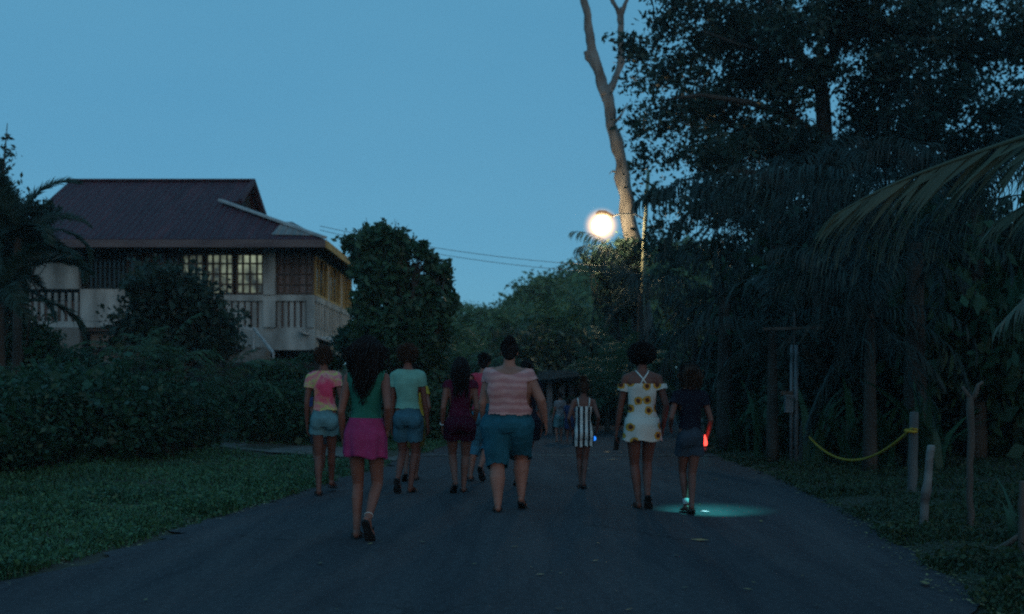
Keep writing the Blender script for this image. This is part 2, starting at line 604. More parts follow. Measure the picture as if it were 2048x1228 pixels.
gx = lin((-600, -60, 14), (-60, -14, 24), (-14, 14, 150), (14, 60, 24), (60, 600, 14))
gy = lin((-200, -6, 10), (-6, 40, 200), (40, 100, 30), (100, 900, 14))
GX, GY = np.meshgrid(gx, gy)
GZ = ground_z(GX, GY)
gv = np.stack([GX, GY, GZ], -1).reshape(-1, 3)
ii = np.arange(len(gy) - 1)[:, None] * len(gx) + np.arange(len(gx) - 1)[None]
gq = np.stack([ii, ii + 1, ii + len(gx) + 1, ii + len(gx)], -1).reshape(-1, 4)
g = np_mesh('ground', gv, gq, M['soil'], smooth=True)
tag(g, kind='structure')

# asphalt
m, nt, b = new_mat('asphalt')
tc = nd(nt, 'ShaderNodeTexCoord')
na = nd(nt, 'ShaderNodeTexNoise'); na.inputs['Scale'].default_value = 0.55; na.inputs['Detail'].default_value = 7; na.inputs['Roughness'].default_value = 0.62
nb = nd(nt, 'ShaderNodeTexNoise'); nb.inputs['Scale'].default_value = 160; nb.inputs['Detail'].default_value = 3
nc = nd(nt, 'ShaderNodeTexNoise'); nc.inputs['Scale'].default_value = 22; nc.inputs['Detail'].default_value = 6
mp = nd(nt, 'ShaderNodeMapping'); mp.inputs['Scale'].default_value = (1.6, 0.35, 1)
nt.links.new(tc.outputs['Object'], mp.inputs[0]); nt.links.new(mp.outputs[0], na.inputs[0])
nt.links.new(tc.outputs['Object'], nb.inputs[0]); nt.links.new(tc.outputs['Object'], nc.inputs[0])
ca = ramp(nt, na.outputs[0], [(0.3, (0.028, 0.031, 0.039)), (0.7, (0.056, 0.057, 0.065))])
cb = ramp(nt, nb.outputs[0], [(0.3, (0.65, 0.65, 0.65)), (0.5, (1, 1, 1)), (0.72, (1.6, 1.6, 1.6))])
cc = ramp(nt, nc.outputs[0], [(0.35, (0.8, 0.8, 0.8)), (0.65, (1.15, 1.15, 1.15))])
mx = nd(nt, 'ShaderNodeMix', data_type='RGBA', blend_type='MULTIPLY'); mx.inputs[0].default_value = 1
mx2 = nd(nt, 'ShaderNodeMix', data_type='RGBA', blend_type='MULTIPLY'); mx2.inputs[0].default_value = 1
nt.links.new(ca, mx.inputs[6]); nt.links.new(cb, mx.inputs[7]); nt.links.new(mx.outputs[2], mx2.inputs[6]); nt.links.new(cc, mx2.inputs[7])
# hairline cracks that come and go, and faint tyre-worn bands along the lane
vc = nd(nt, 'ShaderNodeTexVoronoi', feature='DISTANCE_TO_EDGE'); vc.inputs['Scale'].default_value = 0.55
wn_ = nd(nt, 'ShaderNodeTexNoise'); wn_.inputs['Scale'].default_value = 3.0; wn_.inputs['Detail'].default_value = 6
nt.links.new(tc.outputs['Object'], wn_.inputs[0])
av = nd(nt, 'ShaderNodeVectorMath', operation='MULTIPLY_ADD'); av.inputs[1].default_value = (0.7, 0.7, 0)
nt.links.new(wn_.outputs['Color'], av.inputs[0]); nt.links.new(tc.outputs['Object'], av.inputs[2]); nt.links.new(av.outputs[0], vc.inputs['Vector'])
ck = ramp(nt, vc.outputs['Distance'], [(0.0, (0.45, 0.45, 0.45)), (0.012, (1, 1, 1))])
msk = nd(nt, 'ShaderNodeTexNoise'); msk.inputs['Scale'].default_value = 0.35
nt.links.new(tc.outputs['Object'], msk.inputs[0])
mk = ramp(nt, msk.outputs[0], [(0.48, (0, 0, 0)), (0.58, (1, 1, 1))])
m3 = nd(nt, 'ShaderNodeMix', data_type='RGBA', blend_type='MULTIPLY'); nt.links.new(mk, m3.inputs[0]); nt.links.new(mx2.outputs[2], m3.inputs[6]); nt.links.new(ck, m3.inputs[7])
pn = nd(nt, 'ShaderNodeTexNoise'); pn.inputs['Scale'].default_value = 1.1; pn.inputs['Detail'].default_value = 9; pn.inputs['Roughness'].default_value = 0.7; pn.inputs['Distortion'].default_value = 1.0
pm = nd(nt, 'ShaderNodeMapping'); pm.inputs['Scale'].default_value = (2.2, 0.22, 1)
nt.links.new(tc.outputs['Object'], pm.inputs[0]); nt.links.new(pm.outputs[0], pn.inputs[0])
pc = ramp(nt, pn.outputs[0], [(0.36, (0.72, 0.74, 0.78)), (0.5, (1, 1, 1)), (0.66, (1.28, 1.22, 1.16))])
m4 = nd(nt, 'ShaderNodeMix', data_type='RGBA', blend_type='MULTIPLY'); m4.inputs[0].default_value = 1
nt.links.new(m3.outputs[2], m4.inputs[6]); nt.links.new(pc, m4.inputs[7])
nt.links.new(m4.outputs[2], b.inputs['Base Color'])
b.inputs['Roughness'].default_value = 0.93
b.inputs['Specular IOR Level'].default_value = 0.2
bp = nd(nt, 'ShaderNodeBump'); bp.inputs['Strength'].default_value = 0.5; bp.inputs['Distance'].default_value = 0.006
nt.links.new(nb.outputs[0], bp.inputs['Height']); nt.links.new(bp.outputs[0], b.inputs['Normal'])
M['asphalt'] = m
ys = np.arange(-6, 40.01, 0.1)
rngr = np.random.default_rng(5)
def wob(n, s, k):
    w = np.convolve(rngr.normal(size=n + 2 * k), np.ones(k) / k, 'same')[k:-k]
    return w * s
lx = left_edge(ys) + wob(len(ys), 0.22, 5) + wob(len(ys), 0.35, 30)
rx = right_edge(ys) + wob(len(ys), 0.22, 5) + wob(len(ys), 0.35, 30)
nx = 13
rv = np.array([[(l * (1 - t) + r * t, y, 0.012 * (1 - (2 * t - 1) ** 2) - 0.008) for t in np.linspace(0, 1, nx)] for l, r, y in zip(lx, rx, ys)]).reshape(-1, 3)
ii = np.arange(len(ys) - 1)[:, None] * nx + np.arange(nx - 1)[None]
rq = np.stack([ii, ii + 1, ii + nx + 1, ii + nx], -1).reshape(-1, 4)
tag(np_mesh('road', rv, rq, M['asphalt'], smooth=True), kind='structure')
# a pale line crossing the road far ahead
M['pale_line'] = mat_noise('pale_line', (0.05, 0.05, 0.05), (0.15, 0.145, 0.14), 8, 0.9)
mb = MB()
for k in range(24):
    x0 = -1.6 + k * 0.22
    mb.poly([(x0, 17.85 + 0.02 * math.sin(k), 0.009), (x0 + 0.22, 17.85 + 0.02 * math.sin(k + 1), 0.009), (x0 + 0.22, 18.05 + 0.02 * math.sin(k), 0.009), (x0, 18.05 + 0.02 * math.cos(k), 0.009)])
tag(mb.build('road_marking', M['pale_line']), kind='structure')
# pale side path reaching the road between the two hedges
M['concrete'] = mat_noise('concrete', (0.07, 0.07, 0.065), (0.15, 0.145, 0.135), 3, 0.9, 0.3, 30)
px_pts = [(-1.95, 16.6), (-1.75, 18.6), (-3.5, 19.2), (-5.6, 20.6), (-8.5, 22.2), (-8.5, 20.6), (-5.9, 19.0), (-4.2, 17.3), (-3.0, 16.9)]
pathv = [(x, y, float(ground_z(x, y)) + 0.03) for x, y in px_pts]
mb = MB(); mb.poly(pathv)
tag(mb.build('path', M['concrete']), kind='structure')

# ------------------------------------------------------------------ verge cover
def verge(name, side, n_blade, n_leaf, wmax, mat, seed, h=0.07, py0=868, py1=1300, skip=None):
    rng = np.random.default_rng(seed)
    def samp(n):
        py = rng.uniform(py0, py1, n)
        y = 2 * HC * 1000 / (py - YH)
        d = wmax * rng.uniform(0, 1, n) ** 1.3 - 0.10 * rng.uniform(0, 1, n) ** 2
        x = left_edge(y) - d if side < 0 else right_edge(y) + d
        if skip is not None:
            k = ~skip(x, y); x, y = x[k], y[k]
        return np.stack([x, y, ground_z(x, y)], 1)
    p = samp(n_blade)
    lump = np.array([noise.noise((a * 1.3, b_ * 1.3, 0.0)) for a, b_, _ in p])
    v1, q1 = blade_mesh(p, h * np.clip(1.0 + 1.9 * lump, 0.15, 3), 0.011 + 0.0012 * p[:, 1], rng, 0.8)
    p2 = samp(n_leaf)
    lump2 = np.array([noise.noise((a * 1.3, b_ * 1.3, 0.0)) for a, b_, _ in p2])
    k2 = lump2 > -0.14 + rng.normal(0, 0.06, len(p2)); p2 = p2[k2]; lump2 = lump2[k2]
    p2[:, 2] += np.abs(rng.normal(0, 0.035, len(p2))) + 0.16 * np.clip(lump2 + 0.1, 0, 1)
    sz = 0.035
    v2, q2 = leaf_quads(p2, sz, rng, 0.1, 1.6)
    v = np.vstack([v1, v2]); q = np.vstack([q1, q2 + len(v1)])
    return tag(np_mesh(name, v, q, M[mat]), kind='stuff')
def on_path(x, y):
    return (y > 16.5) & (y < 19.2 + 0.35 * (-3.5 - x)) & (y > 16.5 + np.clip(-4.2 - x, 0, 5))
g1 = verge('grass', -1, 90000, 90000, 6.0, 'leaf_grass', 3, skip=on_path)
g1['label'] = 'low green grass and creeping leaves along the near roadside'
g1['category'] = 'grass'
g2 = verge('grass', 1, 60000, 40000, 5.5, 'leaf_verge_shaded', 4, h=0.05)
g2['label'] = 'dim short grass beside the road around the fence posts'
g2['category'] = 'grass'
# fallen leaves on the asphalt
rng = np.random.default_rng(9)
n = 60
py = rng.uniform(880, 1228, n); yy = 2360 / (py - YH)
t = rng.uniform(0, 1, n)
xx = left_edge(yy) * (1 - t) + right_edge(yy) * t
sp = [(1290, 927), (1205, 938), (1236, 913), (1225, 920), (1185, 905), (1522, 1045), (1400, 1083), (1432, 960), (640, 1130), (1850, 1170), (1540, 975), (1240, 905), (1215, 905)]
xs = np.r_[xx, [(a - 1024) / F * 2360 / (b_ - YH) for a, b_ in sp]]
ys2 = np.r_[yy, [2360 / (b_ - YH) for a, b_ in sp]]
p = np.stack([xs, ys2, np.full(len(xs), 0.016)], 1)
az = rng.uniform(0, 6.28, len(p)); sz = np.r_[rng.uniform(0.01, 0.035, n), rng.uniform(0.04, 0.10, len(sp))]
d = np.stack([np.cos(az), np.sin(az), rng.uniform(-.1, .1, len(p))], 1) * sz[:, None]
s = np.stack([-np.sin(az), np.cos(az), rng.uniform(-.15, .15, len(p))], 1) * sz[:, None] * 0.4
v = np.stack([p - d, p + s, p + d, p - s], 1).reshape(-1, 3)
ne = 1300
pye = 868 + 420 * rng.uniform(0, 1, ne) ** 1.2; yee = 2360 / (pye - YH); sd_ = rng.choice([-1, 1], ne)
dd_ = np.abs(rng.normal(0, 0.16, ne)) - 0.08
xe = np.where(sd_ < 0, left_edge(yee) + dd_, right_edge(yee) - dd_)
pe = np.stack([xe, yee, np.full(ne, 0.012)], 1); az = rng.uniform(0, 6.28, ne); sz = rng.uniform(0.006, 0.021, ne)
d = np.stack([np.cos(az), np.sin(az), rng.uniform(-.3, .3, ne)], 1) * sz[:, None]
s = np.stack([-np.sin(az), np.cos(az), rng.uniform(-.3, .3, ne)], 1) * sz[:, None] * 0.5
v = np.vstack([v, np.stack([pe - d, pe + s, pe + d, pe - s], 1).reshape(-1, 3)])
fl = np_mesh('fallen_leaves', v, np.arange(len(v)).reshape(-1, 4), M['dry_leaf'])
tag(fl, 'small dry leaves scattered over the dark asphalt', 'fallen leaves', kind='stuff')

# ------------------------------------------------------------------ house
HR = Vector((-9.9, 30.0, 1.85))
house = empty('house', HR, 0, 'two storey raised house with dark red metal roof and rows of barred windows', 'house')
def hb(mb, name, mat, parent=None, smooth=False):
    mb.v = [(v[0] - HR.x, v[1] - HR.y, v[2] - HR.z) for v in mb.v]
    return mb.build(name, M[mat], parent or house, smooth)
def X_(px, Y=30.0): return (px - 1024) / F * Y
def Z_(py, Y=30.0): return HC + (YH - py) / F * Y
M['plaster'] = mat_noise('plaster', (0.20, 0.205, 0.195), (0.43, 0.44, 0.42), 1.6, 0.9, 0.15, 20, stretch=(1.6, 1.6, 0.4), detail=10)
M['plaster_grey'] = mat_noise('plaster_grey', (0.12, 0.11, 0.10), (0.22, 0.20, 0.18), 1.5, 0.9, 0.2, 20, stretch=(1, 1, 0.25))
M['house_wood'] = mat_noise('house_wood', (0.05, 0.032, 0.025), (0.11, 0.07, 0.05), 6, 0.7, 0.2, stretch=(1, 1, 0.15))
M['slat_wood'] = mat_noise('slat_wood', (0.07, 0.05, 0.045), (0.14, 0.10, 0.085), 6, 0.7, 0.2, stretch=(1, 1, 0.15))
M['fascia'] = mat_noise('fascia', (0.075, 0.05, 0.055), (0.15, 0.105, 0.10), 2.5, 0.7, 0.2, stretch=(0.3, 1, 1))
M['ochre'] = mat_noise('ochre', (0.30, 0.20, 0.07), (0.42, 0.30, 0.11), 3, 0.8)
M['ridge_metal'] = mat_noise('ridge_metal', (0.28, 0.29, 0.30), (0.42, 0.43, 0.43), 3, 0.45)
M['dark_slat'] = mat_noise('dark_slat', (0.015, 0.022, 0.02), (0.035, 0.045, 0.04), 6, 0.8)
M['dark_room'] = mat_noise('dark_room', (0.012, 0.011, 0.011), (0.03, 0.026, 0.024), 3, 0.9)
M['curtain'] = mat_noise('curtain', (0.10, 0.075, 0.07), (0.22, 0.17, 0.16), 3, 0.9, 0.5, 12, stretch=(3, 1, 0.15))
M['stone_dark'] = mat_noise('stone_dark', (0.02, 0.02, 0.02), (0.06, 0.055, 0.05), 4, 0.95, 0.8, 8)

def roof_mat(name, c1, c2):
    m, nt, b = new_mat(name)
    tc = nd(nt, 'ShaderNodeTexCoord')
    wv = nd(nt, 'ShaderNodeTexWave', wave_type='BANDS', bands_direction='X', wave_profile='SIN')
    wv.inputs['Scale'].default_value = 1.6
    wv.inputs['Distortion'].default_value = 0.0
    nt.links.new(tc.outputs['Object'], wv.inputs[0])
    nz = nd(nt, 'ShaderNodeTexNoise'); nz.inputs['Scale'].default_value = 0.8; nz.inputs['Detail'].default_value = 8
    mp = nd(nt, 'ShaderNodeMapping'); mp.inputs['Scale'].default_value = (2.5, 0.5, 0.5)
    nt.links.new(tc.outputs['Object'], mp.inputs[0]); nt.links.new(mp.outputs[0], nz.inputs[0])
    st = nd(nt, 'ShaderNodeTexNoise'); st.inputs['Scale'].default_value = 1.7; st.inputs['Detail'].default_value = 10; st.inputs['Roughness'].default_value = 0.75
    sm_ = nd(nt, 'ShaderNodeMapping'); sm_.inputs['Scale'].default_value = (3.0, 0.45, 0.45)
    nt.links.new(tc.outputs['Object'], sm_.inputs[0]); nt.links.new(sm_.outputs[0], st.inputs[0])
    sc2 = ramp(nt, st.outputs[0], [(0.35, (0.7, 0.72, 0.75)), (0.55, (1, 1, 1)), (0.7, (1.7, 1.25, 1.05))])
    mm = nd(nt, 'ShaderNodeMix', data_type='RGBA', blend_type='MULTIPLY'); mm.inputs[0].default_value = 1
    nt.links.new(ramp(nt, nz.outputs[0], [(0.3, c1), (0.7, c2)]), mm.inputs[6]); nt.links.new(sc2, mm.inputs[7])
    nt.links.new(mm.outputs[2], b.inputs['Base Color'])
    bp = nd(nt, 'ShaderNodeBump'); bp.inputs['Strength'].default_value = 1.0; bp.inputs['Distance'].default_value = 0.05
    nt.links.new(wv.outputs['Fac'], bp.inputs['Height']); nt.links.new(bp.outputs[0], b.inputs['Normal'])
    b.inputs['Roughness'].default_value = 0.7
    b.inputs['Specular IOR Level'].default_value = 0.25
    return m
M['roof'] = roof_mat('roof_metal', (0.046, 0.017, 0.028), (0.080, 0.029, 0.042))
M['roof_pale'] = roof_mat('roof_metal_pale', (0.16, 0.16, 0.16), (0.26, 0.26, 0.26))

ZE, YE, YB, YR = 5.53, 28.8, 37.2, 33.0
ZR = Z_(362, YR)
XL, XR_ = -14.6, -5.4
SL = (ZR - ZE) / (YR - YE)
XG = -8.85                     # gablet plane
YGF, YGB = 31.4, 34.6
ZG = ZE + SL * (YGF - YE)
roof = MB()
front = [(XL, YE, ZE), (XR_, YE, ZE), (XG, YGF, ZG), (XG + 0.3, YGF, ZG), (XG + 0.3, YR, ZR), (XL, YR, ZR)]
roof.slab(front, (0, 0.5, -0.86), 0.06)
back = [(XL, YB, ZE), (XL, YR, ZR), (XG + 0.3, YR, ZR), (XG + 0.3, YGB, ZG), (XG, YGB, ZG), (XR_, YB, ZE)]
roof.slab(back, (0, -0.5, -0.86), 0.06)
roof.slab([(XR_, YE, ZE), (XR_, YB, ZE), (XG, YGB, ZG), (XG, YGF, ZG)], (-0.4, 0, -0.9), 0.06)
rf = hb(roof, 'roof', 'roof')
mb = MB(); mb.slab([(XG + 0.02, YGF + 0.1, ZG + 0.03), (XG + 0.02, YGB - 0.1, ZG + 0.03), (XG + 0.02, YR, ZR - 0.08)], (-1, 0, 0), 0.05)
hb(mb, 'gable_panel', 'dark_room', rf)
mb = MB(); mb.bar((XG - 0.25, YGF - 0.18, ZG + 0.0), (XR_ + 0.0, YE - 0.0, ZE + 0.05), 0.20, 0.07)
hb(mb, 'hip_cap', 'ridge_metal', rf)
mb = MB(); mb.bar((XL, YR, ZR + 0.02), (XG + 0.3, YR, ZR + 0.02), 0.25, 0.06); mb.bar((XG + 0.32, YR, ZR), (XG + 0.32, YGB + 0.1, ZG + 0.0), 0.1, 0.16); mb.bar((XG + 0.32, YR, ZR), (XG + 0.32, YGF, ZG), 0.1, 0.16)
hb(mb, 'ridge_cap', 'roof', rf)
def on_front(px, py):
    # intersection of the pixel's ray with the front slope
    k = (YH - py) / F
    Y = (HC - ZE + SL * YE) / (SL - k)
    return Vector(((px - 1024) / F * Y, Y, HC + k * Y))
mb = MB()
nrm = Vector((0, -SL, 1)).normalized()
pp = [on_front(543, 471) + nrm * .02, on_front(634, 473) + nrm * .02, on_front(585, 446) + nrm * .02, on_front(566, 446) + nrm * .02]
mb.slab(pp, nrm, 0.02)
hb(mb, 'repaired_sheet', 'roof_pale', rf)
mb = MB()
mb.box(XL, XR_ + 0.02, YE - 0.04, YE + 0.03, ZE - 0.24, ZE - 0.02)
hb(mb, 'front_fascia', 'fascia')
mb = MB()
mb.box(XR_ - 0.03, XR_ + 0.05, YE + 0.04, YB, ZE - 0.24, ZE - 0.02)
hb(mb, 'side_fascia', 'ochre')  # ochre puts the street lamp's yellow light into this side's colour
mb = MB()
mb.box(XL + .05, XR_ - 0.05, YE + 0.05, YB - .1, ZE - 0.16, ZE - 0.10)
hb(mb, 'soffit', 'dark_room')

w = MB()
zb, zl, zs, zt = Z_(700), Z_(655), Z_(602), ZE - 0.17
xc = X_(628)
# front skirt wall, sill band, side wall bands
w.box(X_(478), xc, 30.0, 30.15, zb, zl)
w.box(X_(250), xc, 29.95, 30.12, zs, Z_(590))
w.box(X_(528), X_(552), 29.9, 30.1, zl, zs); w.box(X_(528), X_(552), 29.9, 30.1, Z_(590), zt)
w.box(X_(614), xc, 29.93, 30.13, zl, zs)
w.box(X_(160), X_(250), 30.0, 30.15, Z_(642), Z_(578))
w.box(X_(-40), X_(158), 29.98, 30.15, Z_(578), zt)
w.box(X_(-40), X_(48), 29.98, 30.15, Z_(650), Z_(579))
w.box(X_(250), X_(340), 30.0, 30.15, zl, zs)
w.box(X_(-40), X_(478), 29.96, 30.2, Z_(655), Z_(643))
# right side wall
w.box(xc - 0.15, xc, 30.16, 37.0, zb, zl)
w.box(xc - 0.15, xc + 0.04, 30.14, 37.0, zs, Z_(590))
w.box(xc - 0.15, xc, 30.16, 37.0, Z_(590) + 1.25, zt)
for yy_ in (32.2, 34.6, 36.8):
    w.box(xc - 0.14, xc + 0.01, yy_, yy_ + 0.3, Z_(590), Z_(590) + 1.25)
w.box(xc - 0.14, xc - 0.01, 30.16, 37.0, zl, zs)
w.box(X_(-40), X_(-36), 30.2, 37.0, zb, zt)
w.box(X_(-40), xc, 36.9, 37.0, zb, zt)
hb(w, 'wall', 'plaster')
w = MB()
w.box(X_(-40), X_(168), 29.7, 29.9, 1.7, Z_(656))
w.box(X_(170), X_(478), 30.4, 30.55, 1.7, Z_(656))
hb(w, 'lower_wall', 'plaster_grey')
w = MB()
w.box(X_(520), X_(545), 29.4, 29.75, 1.7, Z_(698))
hb(w, 'stair_pier', 'plaster')
w = MB()
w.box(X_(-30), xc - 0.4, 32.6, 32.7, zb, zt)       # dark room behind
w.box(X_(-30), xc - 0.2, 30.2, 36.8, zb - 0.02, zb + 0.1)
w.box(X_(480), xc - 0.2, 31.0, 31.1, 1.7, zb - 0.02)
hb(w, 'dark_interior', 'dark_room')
# balustrade slats (front and side)
def slats(x0, x1, z0, z1, n, wd, y=30.03, name='balusters'):
    s = MB()
    for i in range(n):
        xm = x0 + (x1 - x0) * (i + 0.5) / n
        s.box(xm - wd / 2, xm + wd / 2, y, y + 0.05, z0, z1)
    return s
s = slats(X_(450), X_(528), zl, zs, 6, 0.13); hb(s, 'balustrade', 'plaster')
s = slats(X_(552), X_(614), zl, zs, 5, 0.11); hb(s, 'balustrade', 'plaster')
s = slats(X_(50), X_(158), Z_(650), Z_(585), 8, 0.10); hb(s, 'balustrade', 'plaster')
mb = MB(); mb.box(X_(48), X_(614), 30.10, 30.16, zl - 0.1, zs); hb(mb, 'balustrade_backing', 'slat_wood')
mb = MB()
for i in range(14):
    y0 = 30.3 + i * 0.45
    mb.box(xc - 0.01, xc + 0.03, y0, y0 + 0.16, zl, zs)
hb(mb, 'balustrade', 'plaster')
# windows
def pane_mat(name, seed, lo, hi, strength):
    m, nt, b = new_mat(name)
    tc = nd(nt, 'ShaderNodeTexCoord')
    mp = nd(nt, 'ShaderNodeMapping'); mp.inputs['Location'].default_value = (seed, 0, seed)
    nz = nd(nt, 'ShaderNodeTexNoise'); nz.inputs['Scale'].default_value = 1.7; nz.inputs['Detail'].default_value = 4
    nt.links.new(tc.outputs['Object'], mp.inputs[0]); nt.links.new(mp.outputs[0], nz.inputs[0])
    c = ramp(nt, nz.outputs[0], [(lo, (0.03, 0.035, 0.03)), (hi, (0.38, 0.45, 0.31))])  # patchy emission stands in for sky showing in the glass
    b.inputs['Base Color'].default_value = (0.03, 0.03, 0.03, 1)
    b.inputs['Roughness'].default_value = 0.15
    nt.links.new(c, b.inputs['Emission Color'])
    b.inputs['Emission Strength'].default_value = strength
    return m
M['sky_glow_pane'] = pane_mat('sky_glow_pane', 3.0, 0.40, 0.66, 0.68)
M['sky_glow_pane_dim'] = pane_mat('sky_glow_pane_dim', 8.0, 0.46, 0.68, 0.48)
M['dark_glass'] = mat_noise('dark_glass', (0.01, 0.012, 0.014), (0.02, 0.02, 0.022), 3, 0.12, spec=0.5)
def window(x0, x1, z0, z1, nx_, nz_, frame, pane, y=30.02, mull=0.035, bar=0.03):
    f = MB()
    f.box(x0, x0 + 0.06, y, y + 0.08, z0, z1); f.box(x1 - 0.06, x1, y, y + 0.08, z0, z1)
    f.box(x0 + 0.06, x1 - 0.06, y, y + 0.08, z0, z0 + 0.06); f.box(x0 + 0.06, x1 - 0.06, y, y + 0.08, z1 - 0.06, z1)
    for i in range(1, nx_):
        xm = x0 + (x1 - x0) * i / nx_
        f.box(xm - mull / 2, xm + mull / 2, y + 0.01, y + 0.06, z0 + 0.06, z1 - 0.06)
    for i in range(1, nz_):
        zm = z0 + (z1 - z0) * i / nz_
        f.box(x0 + 0.06, x1 - 0.06, y + 0.015, y + 0.05, zm - bar / 2, zm + bar / 2)
    fo = hb(f, 'window', frame)
    p_ = MB(); p_.box(x0 + 0.03, x1 - 0.03, y + 0.082, y + 0.09, z0 + 0.03, z1 - 0.03)
    hb(p_, 'pane', pane, fo)
z0, z1 = Z_(589), Z_(506)
window(X_(362), X_(407), z0, z1, 3, 4, 'house_wood', 'sky_glow_pane_dim', mull=0.06, bar=0.05)
window(X_(411), X_(467), z0, z1, 4, 4, 'house_wood', 'sky_glow_pane', mull=0.06, bar=0.05)
window(X_(471), X_(527), z0, z1, 4, 4, 'house_wood', 'sky_glow_pane', mull=0.06, bar=0.05)
window(X_(300), X_(358), z0, z1, 4, 4, 'house_wood', 'dark_glass', mull=0.06, bar=0.05)
window(X_(253), X_(298), z0, z1, 3, 4, 'house_wood', 'dark_glass', mull=0.06, bar=0.05)
window(X_(553), X_(627), z0, z1, 5, 4, 'house_wood', 'curtain', mull=0.04)
window(X_(159), X_(252), Z_(578), Z_(489), 10, 2, 'dark_slat', 'dark_glass', y=30.25, mull=0.04)
mb = MB(); mb.box(X_(250), xc, 30.0, 30.12, z1, zt); hb(mb, 'upper_beam', 'dark_room')
# side windows
def side_window(y0, y1, z0, z1, n, frame, pane):
    f = MB(); x = xc
    f.box(x - 0.06, x + 0.03, y0, y0 + 0.12, z0, z1); f.box(x - 0.06, x + 0.03, y1 - 0.12, y1, z0, z1)
    f.box(x - 0.06, x + 0.03, y0 + .12, y1 - .12, z0, z0 + 0.08); f.box(x - 0.06, x + 0.03, y0 + .12, y1 - .12, z1 - 0.08, z1)
    for i in range(1, n):
        ym = y0 + (y1 - y0) * i / n
        f.box(x - 0.05, x + 0.01, ym - 0.04, ym + 0.04, z0 + .08, z1 - .08)
    fo = hb(f, 'window', frame)
    p_ = MB(); p_.box(x - 0.09, x - 0.065, y0 + 0.05, y1 - 0.05, z0 + 0.05, z1 - 0.05)
    hb(p_, 'pane', pane, fo)
zw = Z_(590)
side_window(30.16, 32.18, zw, zw + 1.24, 3, 'ochre', 'dark_glass')
side_window(32.52, 34.58, zw, zw + 1.24, 3, 'ochre', 'dark_glass')
side_window(34.92, 36.78, zw, zw + 1.24, 3, 'ochre', 'dark_glass')
# lean-to roof edge and stair rails
mb = MB()
a, b_, = P(598, 660, 29.5), P(682, 689, 31.5)
mb.slab([a, b_, b_ + Vector((-0.5, 2.6, 0.35)), a + Vector((-0.2, 1.0, 0.1))], (0, 0, -1), 0.05)
hb(mb, 'lean_to_roof', 'ridge_metal')
mb = MB()
mb.bar(P(508, 656, 29.2), P(547, 706, 28.0), 0.06, 0.06); mb.bar(P(480, 652, 29.2), P(508, 660, 29.2), 0.05, 0.05)
mb.bar(P(508, 656, 29.2), P(508, 716, 29.2), 0.05, 0.05); mb.bar(P(547, 706, 28.0), P(547, 722, 28.0), 0.05, 0.05)
hb(mb, 'stair_rail', 'ridge_metal')
mb = MB()
for i in range(7):
    mb.box(X_(500), X_(548), 28.0 + i * 0.22, 28.2 + i * 0.22, 1.7, 1.9 + i * 0.09)
hb(mb, 'stair', 'plaster_grey')
# retaining wall of the terrace
mb = MB()
rng = np.random.default_rng(2)
x = -22.0
while x < -5.0:
    wdt = rng.uniform(0.4, 0.8)
    for k in range(5):
        z0_ = k * 0.37 + 0.01
        off = (k % 2) * 0.25
        mb.box(x + off, x + off + wdt - 0.02, 24.9 + rng.uniform(0, 0.06), 25.3, z0_, z0_ + 0.355)
    x += wdt
mb.box(-22, -4.95, 25.0, 25.32, 0, 1.86)
rw = mb.build('retaining_wall', M['stone_dark'])
tag(rw, 'dark stone retaining wall below the raised house', 'wall')
# ------------------------------------------------------------------ plants placed from the photo
def blob(px, py, Y, rx, ry, ryd=None, dy=0.0):
    """ellipsoid seen at pixel px,py with pixel radii rx, ry (depth radius = ryd metres)"""
    p = P(px, py, Y + dy)
    sx, sz = rx * Y / F, ry * Y / F
    return (p.x, p.y, p.z, sx, ryd if ryd else sx, sz)
def rel(blobs, o):
    return [(b[0] - o[0], b[1] - o[1], b[2] - o[2], b[3], b[4], b[5]) for b in blobs]
def relp(pts, o):
    return [tuple(Vector(p) - Vector(o)) for p in pts]

# tree beside the house: many upright shoots
Y = 23.0
o = Vector((P(800, 0, Y).x, Y, 0.1))
bl = [(735, 570, 32, 80), (765, 545, 42, 75), (805, 565, 48, 75), (848, 610, 36, 65), (790, 660, 85, 75), (868, 670, 34, 70), (726, 650, 30, 75),
      (735, 770, 44, 85), (862, 790, 42, 85), (800, 790, 60, 85), (733, 484, 20, 36), (765, 472, 13, 30), (765, 462, 8, 20), (796, 486, 15, 34), (798, 468, 8, 20), (699, 488, 11, 26), (840, 503, 17, 18), (730, 462, 8, 18),
      (864, 532, 11, 30), (888, 560, 13, 30), (890, 540, 7, 18), (900, 605, 14, 22), (712, 540, 12, 30), (868, 560, 20, 40), (748, 500, 22, 28), (818, 500, 22, 30), (718, 520, 13, 34), (782, 500, 20, 30), (860, 575, 20, 34), (884, 625, 16, 34)]
bl = bl + [q for q in bl if q[2] < 18] * 2
bl = rel([blob(a, b_, Y, c, d, None, 0.3 * math.sin(a)) for a, b_, c, d in bl], o)
bl = [(x, y, z, rx, max(rx, 0.5) if rx > 0.3 else rx, rz) for x, y, z, rx, ry, rz in bl]
make_tree('leafy_tree', o, bl, 30000, 0.15, [(0, 0, -0.2), (0.05, 0.1, 1.0), (-0.1, 0.1, 2.0), (0, 0, 2.8)], [0.16, 0.13, 0.11, 0.07], 11, 'leaf_mid',
          'dense dark leafy tree with many upright shoots beside the house', 'tree', clump=0.075, per=12, shell=0.2)

